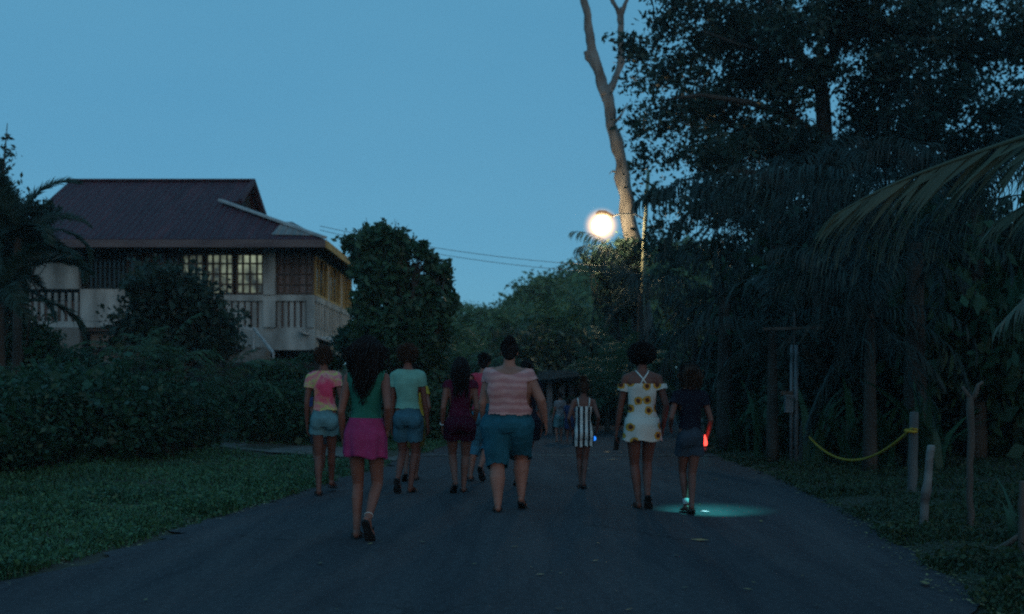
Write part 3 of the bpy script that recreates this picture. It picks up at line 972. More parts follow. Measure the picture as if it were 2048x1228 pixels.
# bushy little tree in front of the house facade
Y = 22.0
o = Vector((P(352, 0, Y).x, Y, 0.2))
bl = [(300, 580, 45, 40), (350, 570, 45, 38), (395, 600, 45, 40), (330, 640, 85, 50), (410, 655, 60, 45), (265, 655, 45, 40), (360, 690, 100, 40), (440, 690, 35, 35), (290, 552, 14, 28), (236, 640, 18, 18), (458, 640, 18, 20), (345, 532, 10, 20), (268, 590, 10, 30), (392, 560, 9, 24), (425, 600, 12, 18), (226, 690, 12, 26)]
bl = rel([blob(a, b_, Y, c, d, None, 0.2 * math.sin(a)) for a, b_, c, d in bl], o)
make_tree('small_tree', o, bl, 11500, 0.15, [(0, 0, -0.2), (0.1, 0, 0.6), (0.0, 0, 1.2), (0.1, 0, 1.6)], [0.10, 0.08, 0.07, 0.05], 12, 'leaf_dark',
          'spreading dark broadleaf tree hiding the middle of the house front', 'tree', clump=0.16, per=18, shell=0.3)

# tall slim conifer at the left frame edge
Y = 25.0
o = Vector((P(-6, 0, Y).x, Y, 1.6))
bl = [blob(-6, 560 - 28 * i, Y, 36 - 3.2 * i, 22) for i in range(9)]
bl = rel(bl + [blob(12, 340, Y, 4, 22), blob(14, 300, Y, 2.5, 22)], o)
make_tree('conifer', o, bl, 7000, 0.13, [(0, 0, -0.3), (0, 0, 2.5), (0.15, 0, 5.0), (0.26, 0, 6.25)], [0.12, 0.09, 0.03, 0.008], 13, 'leaf_dark',
          'tall slim conifer with a bare spear tip at the edge of the photo', 'tree', clump=0.09, per=14, shell=0.1, limbs=False)
# bushy mass low on that side
Y = 19.5
o = Vector((P(30, 0, Y).x, Y, 0.1))
bl = [(48, 440, 48, 34), (18, 470, 40, 50), (86, 420, 30, 24), (10, 400, 22, 44), (60, 480, 40, 30), (20, 540, 34, 50), (15, 640, 40, 60), (-30, 560, 60, 120)]
bl = rel([blob(a, b_, Y, c, d, None, 0.2 * math.sin(a)) for a, b_, c, d in bl], o)
make_tree('small_tree', o, bl, 9000, 0.11, [(0, 0, -0.2), (0.0, 0, 1.2), (0.05, 0, 2.4), (0.05, 0, 3.2)], [0.10, 0.08, 0.07, 0.04], 14, 'leaf_dark',
          'dark bushy tree behind the feathery palms at the photo edge', 'tree', clump=0.12, per=14, shell=0.2)
# foxtail palms before the house
fg = 'palms growing between hedge and house'
zc = P(40, 470, 18).z
make_palm('palm', (P(35, 0, 18).x, 18, 0.05), zc - 0.1, 'plume', 15, 21, 'feathery palm with arching crown reaching in front of the dark roof', group=fg, scale=0.86, trunk_r=0.08)
zc = P(20, 620, 16).z
make_palm('palm', (P(2, 0, 16).x, 16, 0.05), zc + 0.1, 'plume', 9, 22, 'lower feathery palm arching before the white house wall', group=fg, scale=0.8, trunk_r=0.07)
make_palm('palm', (P(-60, 0, 20).x, 20, 0.05), 3.1, 'plume', 9, 24, 'palm half cut off by the photo edge under the conifer', group=fg, scale=0.9, trunk_r=0.07)

# hedges
def make_hedge(name, blobs, n, seed, label, mat='leaf_hedge', leaf=0.062):
    rng = np.random.default_rng(seed)
    o = Vector(blobs[0][:3]); o.z = 0
    root = empty(name, o, 0, label, 'hedge')
    bl = rel(blobs, o)
    p = clump_points(bl, n, rng, 0.09, 14, 0.55)
    p = p[p[:, 2] > 0.03]
    # ragged shoots standing out of the top and face
    ns = max(40, n // 500)
    bi = rng.integers(0, len(bl), ns); ba = np.array(bl)
    dr = rng.normal(size=(ns, 3)); dr[:, 2] = np.abs(dr[:, 2]) + 0.4; dr /= np.linalg.norm(dr, axis=1)[:, None]
    s0 = ba[bi, :3] + dr * ba[bi, 3:6] * 0.95
    sh = (s0[:, None, :] + dr[:, None, :] * np.linspace(0, 1, 12)[None, :, None] * rng.uniform(0.08, 0.32, ns)[:, None, None] + rng.normal(0, 0.022, (ns, 12, 3))).reshape(-1, 3)
    p = np.vstack([p, sh])
    v, q = leaf_quads(p, leaf, rng, 0.0, 1.7)
    # inner leaves, sparser and larger
    p2 = clump_points(bl, n // 5, rng, 0.15, 14, 0.0)
    p2 = p2[p2[:, 2] > 0.15]
    v2, q2 = leaf_quads(p2, leaf * 2.2, rng, 0.0, 1.4)
    np_mesh('foliage', np.vstack([v, v2]), np.vstack([q, q2 + len(v)]), M[mat], root)
    mb = MB()
    for b_ in bl:
        for k in range(5):
            a0 = (b_[0] + rng.uniform(-.5, .5) * b_[3], b_[1] + rng.uniform(-.5, .5) * b_[4], 0)
            a1 = (b_[0] + rng.uniform(-.7, .7) * b_[3], b_[1] + rng.uniform(-.7, .7) * b_[4], b_[2] + 0.3 * b_[5])
            pt = limb_path(a0, a1, rng, 5)
            mb.tube(pt, list(np.linspace(0.018, 0.006, 5)), 5)
    mb.build('stem', M['bark'], root)
    return root
rng = np.random.default_rng(77)
bl = []
for i in range(26):
    t = i / 25
    y = 9.2 + 8.2 * t
    x = -6.75 + 1.35 * t ** 1.3 + rng.normal(0, 0.12)
    top = 1.27 + 0.28 * t + rng.normal(0, 0.06)
    if t > 0.88: top -= (t - 0.88) * 3.5
    bl.append((x, y, top * 0.56, 0.75, 0.62, top * 0.44))
    bl.append((x - 0.7, y + 0.2, top * 0.58, 0.8, 0.6, top * 0.46))
make_hedge('hedge', bl, 90000, 5, 'long ragged dark green hedge along the grass on the near side of the path')
bl = []
for i in range(9):
    t = i / 8
    x = -5.55 + 1.75 * t; y = 20.6 - 1.0 * t
    top = 1.36 + rng.normal(0, 0.04)
    bl.append((x, y, top * 0.55, 0.45, 0.6, top * 0.45))
make_hedge('hedge', bl, 22000, 6, 'shorter clipped hedge beyond the pale side path')
gp = 'feathery plants rising out of the hedge'
for i, (px, py, Y, s, lb) in enumerate([(335, 735, 17.0, 0.45, 'feathery palm shoot sticking up from the middle of the long hedge'),
                                        (436, 790, 17.9, 0.5, 'feathery arching shoot at the path end of the long hedge'),
                                        (262, 735, 16.0, 0.38, 'small feathery shoot on top of the long hedge')]):
    p = P(px, py, Y)
    make_palm('garden_palm', (p.x, Y, 0.05), p.z - 0.05, 'areca', 11, 30 + i, lb, group=gp, scale=s, trunk_r=0.03)
# terrace planting before the house
for i, (px, py, Y, rx, ry, lb) in enumerate([(640, 722, 26.3, 42, 14, 'low green shrub on the terrace under the house corner'),
                                             (120, 720, 24.2, 90, 26, 'dark low shrub below the grey lower wall of the house'),
                                             (560, 742, 24.2, 50, 10, 'creeper hanging over the retaining wall'),
                                             (700, 680, 26.0, 22, 30, 'bright leafy shrub between the leafy tree and the yellow house side'),
                                             (50, 690, 20, 60, 60, 'dark rounded shrub behind the hedge at the photo edge')]):
    bb = blob(px, py, Y, rx, ry, 0.6)
    o = Vector((bb[0], bb[1], bb[2] - bb[5]))
    make_tree('shrub', o, rel([bb, blob(px + rx * .4, py + 4, Y, rx * .7, ry * .9, .5), blob(px - rx * .5, py + 6, Y, rx * .6, ry * .8, .5)], o), 3500, 0.11,
              [(0, 0, -0.3), (0, 0, 0.05), (0, 0, bb[5])], [0.03, 0.025, 0.015], 50 + i, 'leaf_hedge', lb, 'shrub', group='shrubs in the house garden', clump=0.1, per=14)

# ---------------- far wood on the rise: individual trees, shared meshes
variants = []
for k in range(5):
    rng = np.random.default_rng(100 + k)
    bl = [(0, 0, 6.4, 2.2, 2.2, 1.5)]
    for j in range(9):
        a = rng.uniform(0, 6.28); r = rng.uniform(1.0, 2.6)
        bl.append((r * math.cos(a), r * math.sin(a), rng.uniform(3.2, 7.4 - 0.5 * r), rng.uniform(1.0, 1.7), rng.uniform(1.0, 1.7), rng.uniform(0.8, 1.2)))
    t = make_tree('forest_tree', (0, 0, 0), bl, 9000, 0.30, [(0, 0, -0.5), (0.1, 0, 2.0), (0, 0.1, 4.0), (0.1, 0, 5.6)], [0.24, 0.19, 0.15, 0.1], 100 + k, 'leaf_hill', 'x', 'tree', clump=0.34, per=22)
    variants.append(t)
sky_px = [(560, 640), (700, 640), (880, 606), (930, 600), (985, 606), (1020, 606), (1050, 575), (1090, 550), (1140, 536), (1180, 512), (1240, 492), (1300, 480), (1400, 470)]
def skyline(px): return np.interp(px, [a for a, _ in sky_px], [b_ for _, b_ in sky_px])
rng = np.random.default_rng(8)
k = 0
used = [False] * 5
lab = 'far tree in the dim wood closing off the road'
def place_forest(px, Y, top_py, lb=lab, group='trees of the far wood'):
    global k
    top = P(px, top_py, Y).z
    x = X_(px, Y); z = float(ground_z(x, Y))
    s = (top - z) / 8.3
    v = k % 5
    t = variants[v] if not used[v] else copy_tree(variants[v])
    used[v] = True
    t.location = (x, Y, z); t.rotation_euler = (0, 0, rng.uniform(0, 6.28))
    sx = s * rng.uniform(0.95, 1.25)
    t.scale = (sx, sx, s)
    t['group'] = group; t['label'] = lb
    k += 1
for px in range(640, 1420, 30):
    q = px + rng.uniform(-8, 8)
    place_forest(q, rng.uniform(62, 74), skyline(q) - 3 + rng.uniform(-5, 5), f'far tree on the skyline of the wood, {ordinal((px - 640) // 30)} counting away from the house')
for px in range(860, 1420, 42):
    q = px + rng.uniform(-8, 8)
    place_forest(q, rng.uniform(50, 57), skyline(q) + 34 + rng.uniform(-10, 14), f'far tree in the middle row of the wood, {ordinal((px - 860) // 42)} from the leafy house tree')
for px in range(850, 1300, 50):
    q = px + rng.uniform(-8, 8)
    place_forest(q, rng.uniform(41, 46), skyline(q) + 75 + rng.uniform(-10, 20), f'tree in the nearest row of the far wood, {ordinal((px - 850) // 50)} from the leafy house tree')

# ---------------- palms and shrubs round the far end of the road
gm = 'bushy palms at the far end of the road'
for i, (px, py, Y, s, lb) in enumerate([(1185, 640, 37, 1.6, 'bright bushy palm lit by the lamp beside the dead tree foot'), (1120, 675, 37, 1.5, 'bushy palm behind the small roadside shelter'),
                                        (1045, 690, 36.5, 1.4, 'bushy palm over the woman in the pink top'), (970, 715, 31, 1.0, 'bushy palm between the leafy tree and the road end'),
                                        (1235, 700, 29, 1.0, 'bushy palm at the road bend, right of the shelter'), (920, 720, 27, 0.9, 'bushy palm just right of the leafy tree'),
                                        (1215, 760, 27, 0.8, 'low bushy palm beside the shelter')]):
    p = P(px, py, Y)
    make_palm('bushy_palm', (p.x, Y, 0.05), max(0.5, p.z - 0.9 * s), 'areca', 20, 200 + i, lb, group=gm, scale=s * 0.95, trunk_r=0.07)
# palm around the pole with long midribs catching the lamp light
p = P(1288, 575, 31.5)
make_palm('palm', (p.x, 32.3, 0.0), p.z - 0.1, 'coco', 9, 230, 'palm with long yellow lit ribs spreading from the street lamp pole', scale=0.75, trunk_r=0.12,
          azs=[3.0, 3.5, 2.7, 3.9, 2.3, 5.2, 0.3, 4.4, 3.2])

def shrub_variant(seed, mat, leaf=0.14, n=5000):
    rng = np.random.default_rng(seed)
    bl = [(0, 0, 0.95, 0.85, 0.85, 0.75)]
    for j in range(6):
        a = rng.uniform(0, 6.28); r = rng.uniform(0.4, 0.9)
        bl.append((r * math.cos(a), r * math.sin(a), rng.uniform(0.4, 1.5), rng.uniform(0.35, 0.6), rng.uniform(0.35, 0.6), rng.uniform(0.3, 0.5)))
    return make_tree('shrub', (0, 0, 0), bl, n, leaf, [(0, 0, -0.2), (0, 0, 0.4), (0.05, 0, 0.9)], [0.05, 0.04, 0.03], seed, mat, 'x', 'shrub', clump=0.14, per=14)
sv = [shrub_variant(300, 'leaf_dark', 0.13), shrub_variant(301, 'leaf_mid', 0.15), shrub_variant(302, 'leaf_dark', 0.18, 3500), shrub_variant(303, 'leaf_hedge', 0.12)]
used_s = [False] * 4
ks = 0
rng = np.random.default_rng(31)
def place_shrub(x, y, s, sz, v=None, group='dark undergrowth shrubs on the far side of the fence', lb='dark leafy shrub in the undergrowth beside the road'):
    global ks
    v = ks % 4 if v is None else v
    t = sv[v] if not used_s[v] else copy_tree(sv[v])
    used_s[v] = True
    t.location = (x, y, float(ground_z(x, y))); t.rotation_euler = (0, 0, rng.uniform(0, 6.28)); t.scale = (s, s, sz)
    t['group'] = group; t['label'] = lb
    ks += 1
# right roadside row from the far bend to the service post
for i in range(17):
    t = i / 16
    y = 16.8 + 15 * t
    x = float(right_edge(y)) + 1.2 + 0.5 * rng.uniform()
    place_shrub(x, y, rng.uniform(0.9, 1.2), rng.uniform(0.9, 1.5), lb=f'dark shrub at the road edge, {ordinal(i)} from the service post toward the road bend')
for i in range(16):
    y = 16 + 17 * i / 15
    x = float(right_edge(y)) + 3.2 + rng.uniform(-.4, .6)
    place_shrub(x, y, rng.uniform(1.3, 1.7), rng.uniform(1.6, 2.5), lb=f'taller dark shrub behind the roadside row, {ordinal(i)} from the service post toward the bend')
# undergrowth behind the rope fence
for i in range(22):
    y = 17.5 - 6.5 * (i / 21) + rng.uniform(-0.8, 1.4)
    x = 5.4 + 9.0 * (i / 21) + rng.uniform(-.3, .3)
    place_shrub(x, y + 0.8, rng.uniform(0.9, 1.3), rng.uniform(0.8, 1.3), lb=f'low dark shrub behind the rope, {ordinal(i)} from the service post toward the photo edge')
for i in range(14):
    x = 6.0 + 12.0 * i / 13
    y = 19.5 - 2.5 * i / 13
    place_shrub(x, y, rng.uniform(1.6, 2.1), rng.uniform(2.2, 3.0), lb=f'tall black shrub deep under the palms, {ordinal(i)} from the road side outward')
# left roadside beyond the path and far end
gl = 'green shrubs on the house side of the road'
for i, (px, py, Y, s) in enumerate([(700, 800, 21.0, 0.7), (745, 810, 22.0, 0.8), (880, 790, 24, 0.9), (915, 800, 26, 0.9), (840, 800, 22.5, 0.8), (660, 790, 22.5, 0.7), (950, 790, 29, 1.0), (990, 790, 31, 1.1), (1030, 790, 32, 1.1), (1060, 800, 33, 1.1)]):
    place_shrub(X_(px, Y), Y, s, s * rng.uniform(0.9, 1.2), group=gl, lb=f'green shrub beside the road near the leafy tree, {ordinal([1, 2, 4, 5, 3, 0, 6, 7, 8, 9][i])} from the house')
ge = 'shrubs closing the view behind the shelter'
for i in range(12):
    px = 1000 + 26 * i
    place_shrub(X_(px, 35), 35 + rng.uniform(-1, 1), 1.3, rng.uniform(1.2, 2.0), group=ge, lb=f'shrub closing the view behind the shelter, {ordinal(i)} counting away from the house')

# strap-leaved plants behind the rope
rng = np.random.default_rng(12)
def strap_plant(x, y, h, n, seed, lb, grp='strap leaved plants behind the rope'):
    r = np.random.default_rng(seed)
    z = float(ground_z(x, y))
    root = empty('strap_plant', (x, y, z), 0, lb, 'plant', grp)
    pos = r.normal(size=(n, 3)) * np.array([0.10, 0.10, 0])
    pos[:, 2] = 0
    v, q = blade_mesh(pos, h, 0.11 * h, r, 0.75, 4, 0.8)
    np_mesh('leaves', v, q, M['leaf_mid'], root)
    return root
for i, (px, py, Y, h, lb) in enumerate([(1640, 915, 15.4, 1.5, 'strap leaved plant close behind the service post'), (1700, 915, 15.2, 1.6, 'strap leaved plant above the sagging middle of the rope'),
                                        (1762, 915, 14.6, 1.5, 'strap leaved plant left of the thick rope post'), (1850, 900, 13.8, 1.6, 'strap leaved plant behind the thick rope post'),
                                        (1520, 900, 17.0, 1.5, 'strap leaved plant between road edge and service post'), (1470, 890, 18.5, 1.3, 'strap leaved plant beside the far road edge')]):
    strap_plant(X_(px, Y), Y, h, 16, 400 + i, lb)
strap_plant(X_(2052, 7.4), 7.4, 0.55, 12, 420, 'small bright leafy plant at the photo edge above the slanted stick', grp=None)

# ---------------- the big tree over the right side
Y = 26.0
o = Vector((P(1668, 0, Y).x, Y, 0.1))
cano = [(1320, 60, 45, 55), (1370, 20, 70, 55), (1330, 140, 60, 45), (1400, 110, 80, 60), (1480, 50, 90, 70), (1300, 110, 25, 22), (1340, 230, 70, 45), (1290, 195, 25, 18), (1430, 210, 80, 55), (1520, 150, 80, 55),
        (1360, 310, 55, 40), (1440, 310, 75, 50), (1540, 270, 80, 55), (1580, 60, 80, 65), (1700, 40, 90, 70), (1820, 60, 100, 80), (1940, 90, 100, 90), (1640, 150, 50, 40), (1760, 160, 90, 60), (1880, 200, 90, 60),
        (1320, 390, 40, 32), (1350, 450, 45, 30), (1420, 400, 70, 45), (1520, 380, 90, 60), (1640, 350, 90, 60), (1760, 300, 100, 70), (1330, 520, 25, 26), (1380, 520, 50, 40), (1460, 500, 60, 60), (1300, 300, 22, 20),
        (1400, -60, 90, 50), (1560, -70, 110, 60), (1740, -80, 120, 60), (1930, -60, 120, 70), (2020, 240, 90, 80), (2060, 60, 80, 90), (1580, 480, 90, 70), (1720, 450, 100, 80), (1900, 330, 100, 80), (1305, 440, 16, 16), (1310, 480, 14, 18), (1268, 330, 10, 12), (1262, 250, 12, 12), (1575, 185, 60, 50), (1725, 240, 65, 50), (1272, 88, 28, 34), (1222, 75, 16, 12), (1268, 160, 24, 30), (1284, 245, 26, 36), (1282, 330, 24, 40), (1298, 405, 24, 38), (1306, 480, 26, 40), (1320, 560, 30, 30), (1600, 300, 70, 50), (1840, 240, 60, 50), (1490, 280, 60, 50)]
bl = []
rng = np.random.default_rng(17)
for (a, b_, c, d) in cano:
    for q in range(2 if a > 1400 else 1):
        bl.append(blob(a + rng.uniform(-10, 10), b_ + rng.uniform(-10, 10), Y + rng.uniform(-2.5, 2.5), c, d, min(c * Y / F * 1.3, 1.6)))
bl = rel(bl, o)
def lp(*pts):
    return relp([P(a, b_, Y + dy) for a, b_, dy in pts], o)
limbs = [(lp((1650, 300, 0), (1645, 200, 0), (1640, 165, 0)), [0.22, 0.19, 0.18]),
         (lp((1640, 170, 0), (1600, 110, 0), (1555, 50, -.5), (1520, -40, -1)), [0.15, 0.12, 0.09, 0.05]),
         (lp((1640, 170, 0), (1668, 100, 0), (1730, 40, .5), (1780, -40, 1)), [0.15, 0.12, 0.10, 0.06]),
         (lp((1642, 180, 0), (1640, 100, .5), (1635, 0, .5), (1640, -70, .5)), [0.10, 0.08, 0.06, 0.04]),
         (lp((1650, 280, 0), (1580, 235, -.5), (1500, 205, -1), (1400, 190, -1.2), (1330, 200, -1.2)), [0.13, 0.10, 0.08, 0.05, 0.02]),
         (lp((1655, 320, 0), (1740, 250, .5), (1830, 210, .5), (1950, 190, .5)), [0.13, 0.10, 0.08, 0.04]),
         (lp((1660, 380, 0), (1560, 350, -.5), (1450, 340, -1), (1370, 360, -1)), [0.12, 0.09, 0.06, 0.03]),
         (lp((1600, 115, 0), (1560, 110, -.5), (1480, 90, -1), (1400, 60, -1)), [0.08, 0.06, 0.04, 0.02])]
make_tree('broadleaf_tree', o, bl, 112000, 0.15, lp((1672, 800, 0), (1668, 600, 0), (1662, 420, 0), (1652, 295, 0)), [0.36, 0.3, 0.26, 0.22], 18, 'leaf_dark',
          'huge dark broadleaf tree with spreading limbs and sky gaps over the right roadside', 'tree', clump=0.17, per=20, shell=0.15, extra_limbs=limbs, limbs=False)

# crowns further right; the last two stand unseen, added to block skylight
def shade_tree(x, y, h, r, seed, lb, n=26000):
    rg = np.random.default_rng(seed)
    bl = [(0, 0, h, r * 0.7, r * 0.7, r * 0.45)]
    for j in range(12):
        a = rg.uniform(0, 6.28); q = rg.uniform(0.3, 0.85) * r
        bl.append((q * math.cos(a), q * math.sin(a), h + rg.uniform(-0.35, 0.25) * r, r * 0.38, r * 0.38, r * 0.26))
    return make_tree('shade_tree', (x, y, 0.1), bl, n, 0.22, [(0, 0, -0.3), (0.1, 0, h * 0.35), (0, 0.1, h * 0.6), (0, 0, h * 0.85)], [0.3, 0.25, 0.2, 0.12], seed, 'leaf_dark', lb, 'tree', clump=0.25, per=18, shell=0.2)
shade_tree(14.6, 17.5, 8.6, 4.3, 501, 'dark spreading tree filling the upper right of the photo behind the palm frond', 36000)
shade_tree(13.0, 7.5, 6.8, 4.2, 502, 'unseen tree added off the right roadside so its crown shades the posts')
shade_tree(10.5, 0.0, 6.8, 4.0, 503, 'unseen tree added level with the camera to block skylight on the fence side')

# ---------------- coconut palms with drooping fronds on the right
gc = 'drooping palms on the right roadside'
pal = [(1545, 430, 21.0, 1.0, 'drooping palm with its crown low before the big tree limbs'),
       (1630, 400, 19.5, 0.9, 'palm with fronds hanging like curtains below the big tree fork'),
       (1450, 590, 19.0, 0.75, 'short palm nearest the road under the big tree'),
       (1640, 520, 17.0, 0.85, 'drooping palm directly over the grey service post'),
       (1545, 655, 15.6, 0.55, 'low palm whose pale fronds arch beside the service post'),
       (1770, 380, 17.0, 0.8, 'palm with hanging fronds right of the big tree trunk'),
       (1830, 480, 14.5, 0.8, 'drooping palm behind the big foreground frond'),
       (1740, 620, 13.8, 0.65, 'dark low palm above the sagging rope'),
       (1950, 400, 15.5, 0.8, 'palm hanging behind the foreground frond near the photo edge'),
       (1390, 640, 23.0, 0.7, 'dark palm over the girl in black')]
for i, (px, py, Y, s, lb) in enumerate(pal):
    p = P(px, py, Y)
    x = p.x
    make_palm('coconut_palm', (x, Y, 0.05), p.z - 0.1, 'coco', 15, 600 + i, lb, group=gc, scale=s * 0.8, trunk_r=0.14 if s > 0.7 else 0.08, lean=(0, 0))

# ---------------- near palm at the right: its fronds reach into the frame
root = empty('near_palm', (5.6, 5.2, 0.08), 0, 'near palm whose large drooping frond sweeps in over the right verge', 'palm')
mb = MB()
mb.tube([(0, 0, -0.2), (0.05, 0, 1.0), (0.05, 0.05, 2.2), (0, 0.05, 3.0)], [0.2, 0.15, 0.14, 0.15], 12)
mb.build('trunk', M['bark'], root, smooth=True)
def near_frond(path, ll, n, seed, width, **kw):
    r = np.random.default_rng(seed)
    path = [np.array(Vector(q) - root.location) for q in path]
    # smooth the rachis
    t = np.linspace(0, len(path) - 1, 24)
    arr = np.array(path)
    pts = []
    for u in t:
        i = min(int(u), len(path) - 2); f = u - i
        p0 = arr[max(i - 1, 0)]; p1 = arr[i]; p2 = arr[i + 1]; p3 = arr[min(i + 2, len(arr) - 1)]
        pts.append(0.5 * ((2 * p1) + (-p0 + p2) * f + (2 * p0 - 5 * p1 + 4 * p2 - p3) * f * f + (-p0 + 3 * p1 - 3 * p2 + p3) * f ** 3))
    V, Q = frond_geo(pts, ll, r, n=n, width=width, **kw)
    mb = MB(); mb.tube(pts, list(np.linspace(0.028, 0.006, len(pts))), 6)
    sf = [f for f in mb.f if len(f) == 4]
    np_mesh('frond', np.vstack([V, np.array(mb.v)]), np.vstack([Q, np.array(sf) + len(V)]), M['leaf_frond'], root)
Yf = 5.9
near_frond([(5.6, 5.25, 3.0), (4.75, 5.2, 3.0), P(2330, 215, 5.3), P(2180, 235, 5.6), P(2030, 280, 5.9), P(1890, 328, 6.1), P(1770, 376, 6.25), P(1665, 432, 6.4)], 1.02, 92, 1, 0.036,
           droop=0.9, fwd=0.85, hang=0.88, seg=6, ragged=0.5, gap=0.14, side_k=0.30, jit=0.16, tipdroop=True)
near_frond([(5.6, 5.25, 3.0), (4.8, 5.15, 2.85), P(2500, 280, 5.2), P(2330, 300, 5.5), P(2190, 345, 5.9), P(2070, 400, 6.2), P(1985, 450, 6.4)], 0.74, 60, 2, 0.032,
           droop=0.8, fwd=0.8, hang=0.85, seg=5, side_k=0.4, tipdroop=True)
near_frond([(5.6, 5.2, 3.0), (4.8, 4.85, 2.75), P(2640, 420, 4.7), P(2380, 440, 5.2), P(2200, 500, 6.0), P(2090, 560, 6.8), P(2000, 650, 7.4)], 0.6, 64, 3, 0.04, droop=0.9, fwd=0.6, hang=0.6, seg=4)
Vc = root.location
near_frond([Vc + Vector((0, 0, 2.9)), Vc + Vector((0.8, 0.5, 3.8)), Vc + Vector((1.9, 1.0, 4.0)), Vc + Vector((2.8, 1.5, 3.2))], 0.6, 40, 4, 0.04)
near_frond([Vc + Vector((0, 0, 2.9)), Vc + Vector((0.3, -0.9, 3.7)), Vc + Vector((0.5, -2.0, 3.8)), Vc + Vector((0.6, -2.9, 2.9))], 0.6, 40, 5, 0.04)
near_frond([Vc + Vector((0, 0, 2.9)), Vc + Vector((0.8, -0.6, 3.6)), Vc + Vector((1.9, -1.3, 3.5)), Vc + Vector((2.6, -1.8, 2.4))], 0.6, 40, 6, 0.04)

# ---------------- dead tree
Y = 34.5
o = Vector((P(1268, 0, Y).x, Y, 0.05))
def dp(*pts): return relp([P(a, b_, Y) for a, b_ in pts], o)
px2 = Y / F
mb = MB()
r1 = np.random.default_rng(4)
main = [(1300, 830), (1290, 700), (1278, 580), (1266, 490), (1256, 430), (1248, 380), (1244, 330), (1234, 290), (1224, 250), (1217, 200), (1213, 185)]
mb.tube(dp(*main), [a * px2 * 0.93 for a in (32, 26, 22, 20, 17, 15.6, 15, 13, 12.5, 12.8, 12)], 16)
mb.tube(dp((1213, 192), (1202, 160), (1190, 120), (1180, 80), (1172, 30), (1165, -20), (1160, -80)), [a * px2 for a in (11.5, 10.5, 10, 8.5, 7.5, 7, 6)], 12)
mb.tube(dp((1214, 190), (1228, 165), (1240, 125), (1241, 70), (1240, 30), (1243, 15)), [a * px2 for a in (9, 7.5, 7, 6, 5, 4.5)], 10)
mb.tube(dp((1240, 32), (1228, 5), (1215, -30)), [a * px2 for a in (4.5, 4, 3)], 8)
mb.tube(dp((1242, 25), (1253, 0), (1262, -35)), [a * px2 for a in (4, 3.5, 3)], 8)
mb.tube(dp((1188, 122), (1178, 115), (1173, 102)), [a * px2 for a in (6, 5.5, 4.5)], 8)
mb.tube(dp((1226, 258), (1238, 240), (1248, 222), (1254, 205)), [a * px2 for a in (4, 3, 2.2, 1.2)], 6)
mb.tube(dp((1216, 205), (1206, 200), (1203, 190)), [a * px2 for a in (6, 4, 2)], 6)
mb.tube(dp((1236, 345), (1226, 342), (1222, 348)), [a * px2 for a in (3, 2, 1)], 6)
bm = bmesh.new(); bm.from_mesh(mb.mesh('dead')); bmesh.ops.subdivide_edges(bm, edges=bm.edges[:], cuts=3, use_grid_fill=True)
for v_ in bm.verts:
    q = v_.co
    v_.co += Vector((noise.noise(q * 1.6), noise.noise(q * 1.6 + Vector((9, 0, 0))), 0)) * 0.10 + Vector((noise.noise(q * 6), noise.noise(q * 6 + Vector((5, 0, 0))), 0)) * 0.035
me_ = bpy.data.meshes.new('dead_tree'); bm.to_mesh(me_); bm.free()
bt = link_mesh('dead_tree', me_, M['bark_pale'], None, True)
bt.location = o
tag(bt, 'tall bare dead tree with pale forked trunk beside the street lamp', 'tree')
# leafy growth clinging round its foot
bl = [blob(1250, 500, 33.8, 22, 26, .4), blob(1205, 500, 33.8, 14, 12, .3), blob(1230, 540, 33.8, 40, 30, .6), (blob(1272, 520, 33.8, 20, 40, .5)), blob(1180, 520, 33.8, 18, 10, .3), blob(1240, 600, 33.8, 50, 45, .7)]
o2 = Vector((P(1235, 0, 33.8).x, 33.8, 0.1))
make_tree('creeper_bush', o2, rel(bl, o2), 6000, 0.16, [(0, 0, 0), (0.1, 0, 2), (0, 0, 3.4)], [.12, .1, .06], 700, 'leaf_dark', 'bush climbing round the foot of the dead tree under the lamp', 'bush', clump=0.14, per=14)

# ---------------- street lamp: pole, arm, head, glowing bulb
Y = 33.0
o = Vector((P(1288, 0, Y).x, Y, 0.0))
lamp = empty('street_lamp', o, 0, 'lit street lamp glowing warm white on an arm by the dead tree', 'street lamp')
M['pole_wood'] = mat_noise('pole_wood', (0.20, 0.19, 0.12), (0.34, 0.33, 0.22), 3, 0.8, 0.3, stretch=(1, 1, 0.2))
M['lamp_metal'] = mat_noise('lamp_metal', (0.10, 0.10, 0.10), (0.16, 0.16, 0.16), 4, 0.5)
mb = MB(); mb.tube(relp([P(1280, 832, Y), P(1284, 600, Y), P(1290, 450, Y), P(1297, 340, Y)], o), [0.085, 0.08, 0.07, 0.055], 12)
mb.build('pole', M['pole_wood'], lamp, smooth=True)
L0 = P(1203, 451, Y)
mb = MB(); mb.tube(relp([P(1291, 440, Y), P(1270, 428, Y), P(1240, 428, Y), P(1218, 434, Y)], o), 0.03, 8)
mb.build('arm', M['lamp_metal'], lamp, smooth=True)
mb = MB(); mb.tube(relp([L0 + Vector((0.36, 0, 0.30)), L0 + Vector((0.12, 0, 0.37)), L0 + Vector((-0.08, 0, 0.38)), L0 + Vector((-0.18, 0, 0.36))], o), [0.06, 0.13, 0.13, 0.06], 12)
mb.build('lamp_head', M['lamp_metal'], lamp, smooth=True)
M['lamp_glow'] = mat_emit('lamp_glow', (1.0, 0.80, 0.46), 100.0)
mb = MB(); mb.ell(L0 - o, (0.31, 0.31, 0.30), seg=24, nr=14)
mb.build('globe', M['lamp_glow'], lamp, smooth=True)
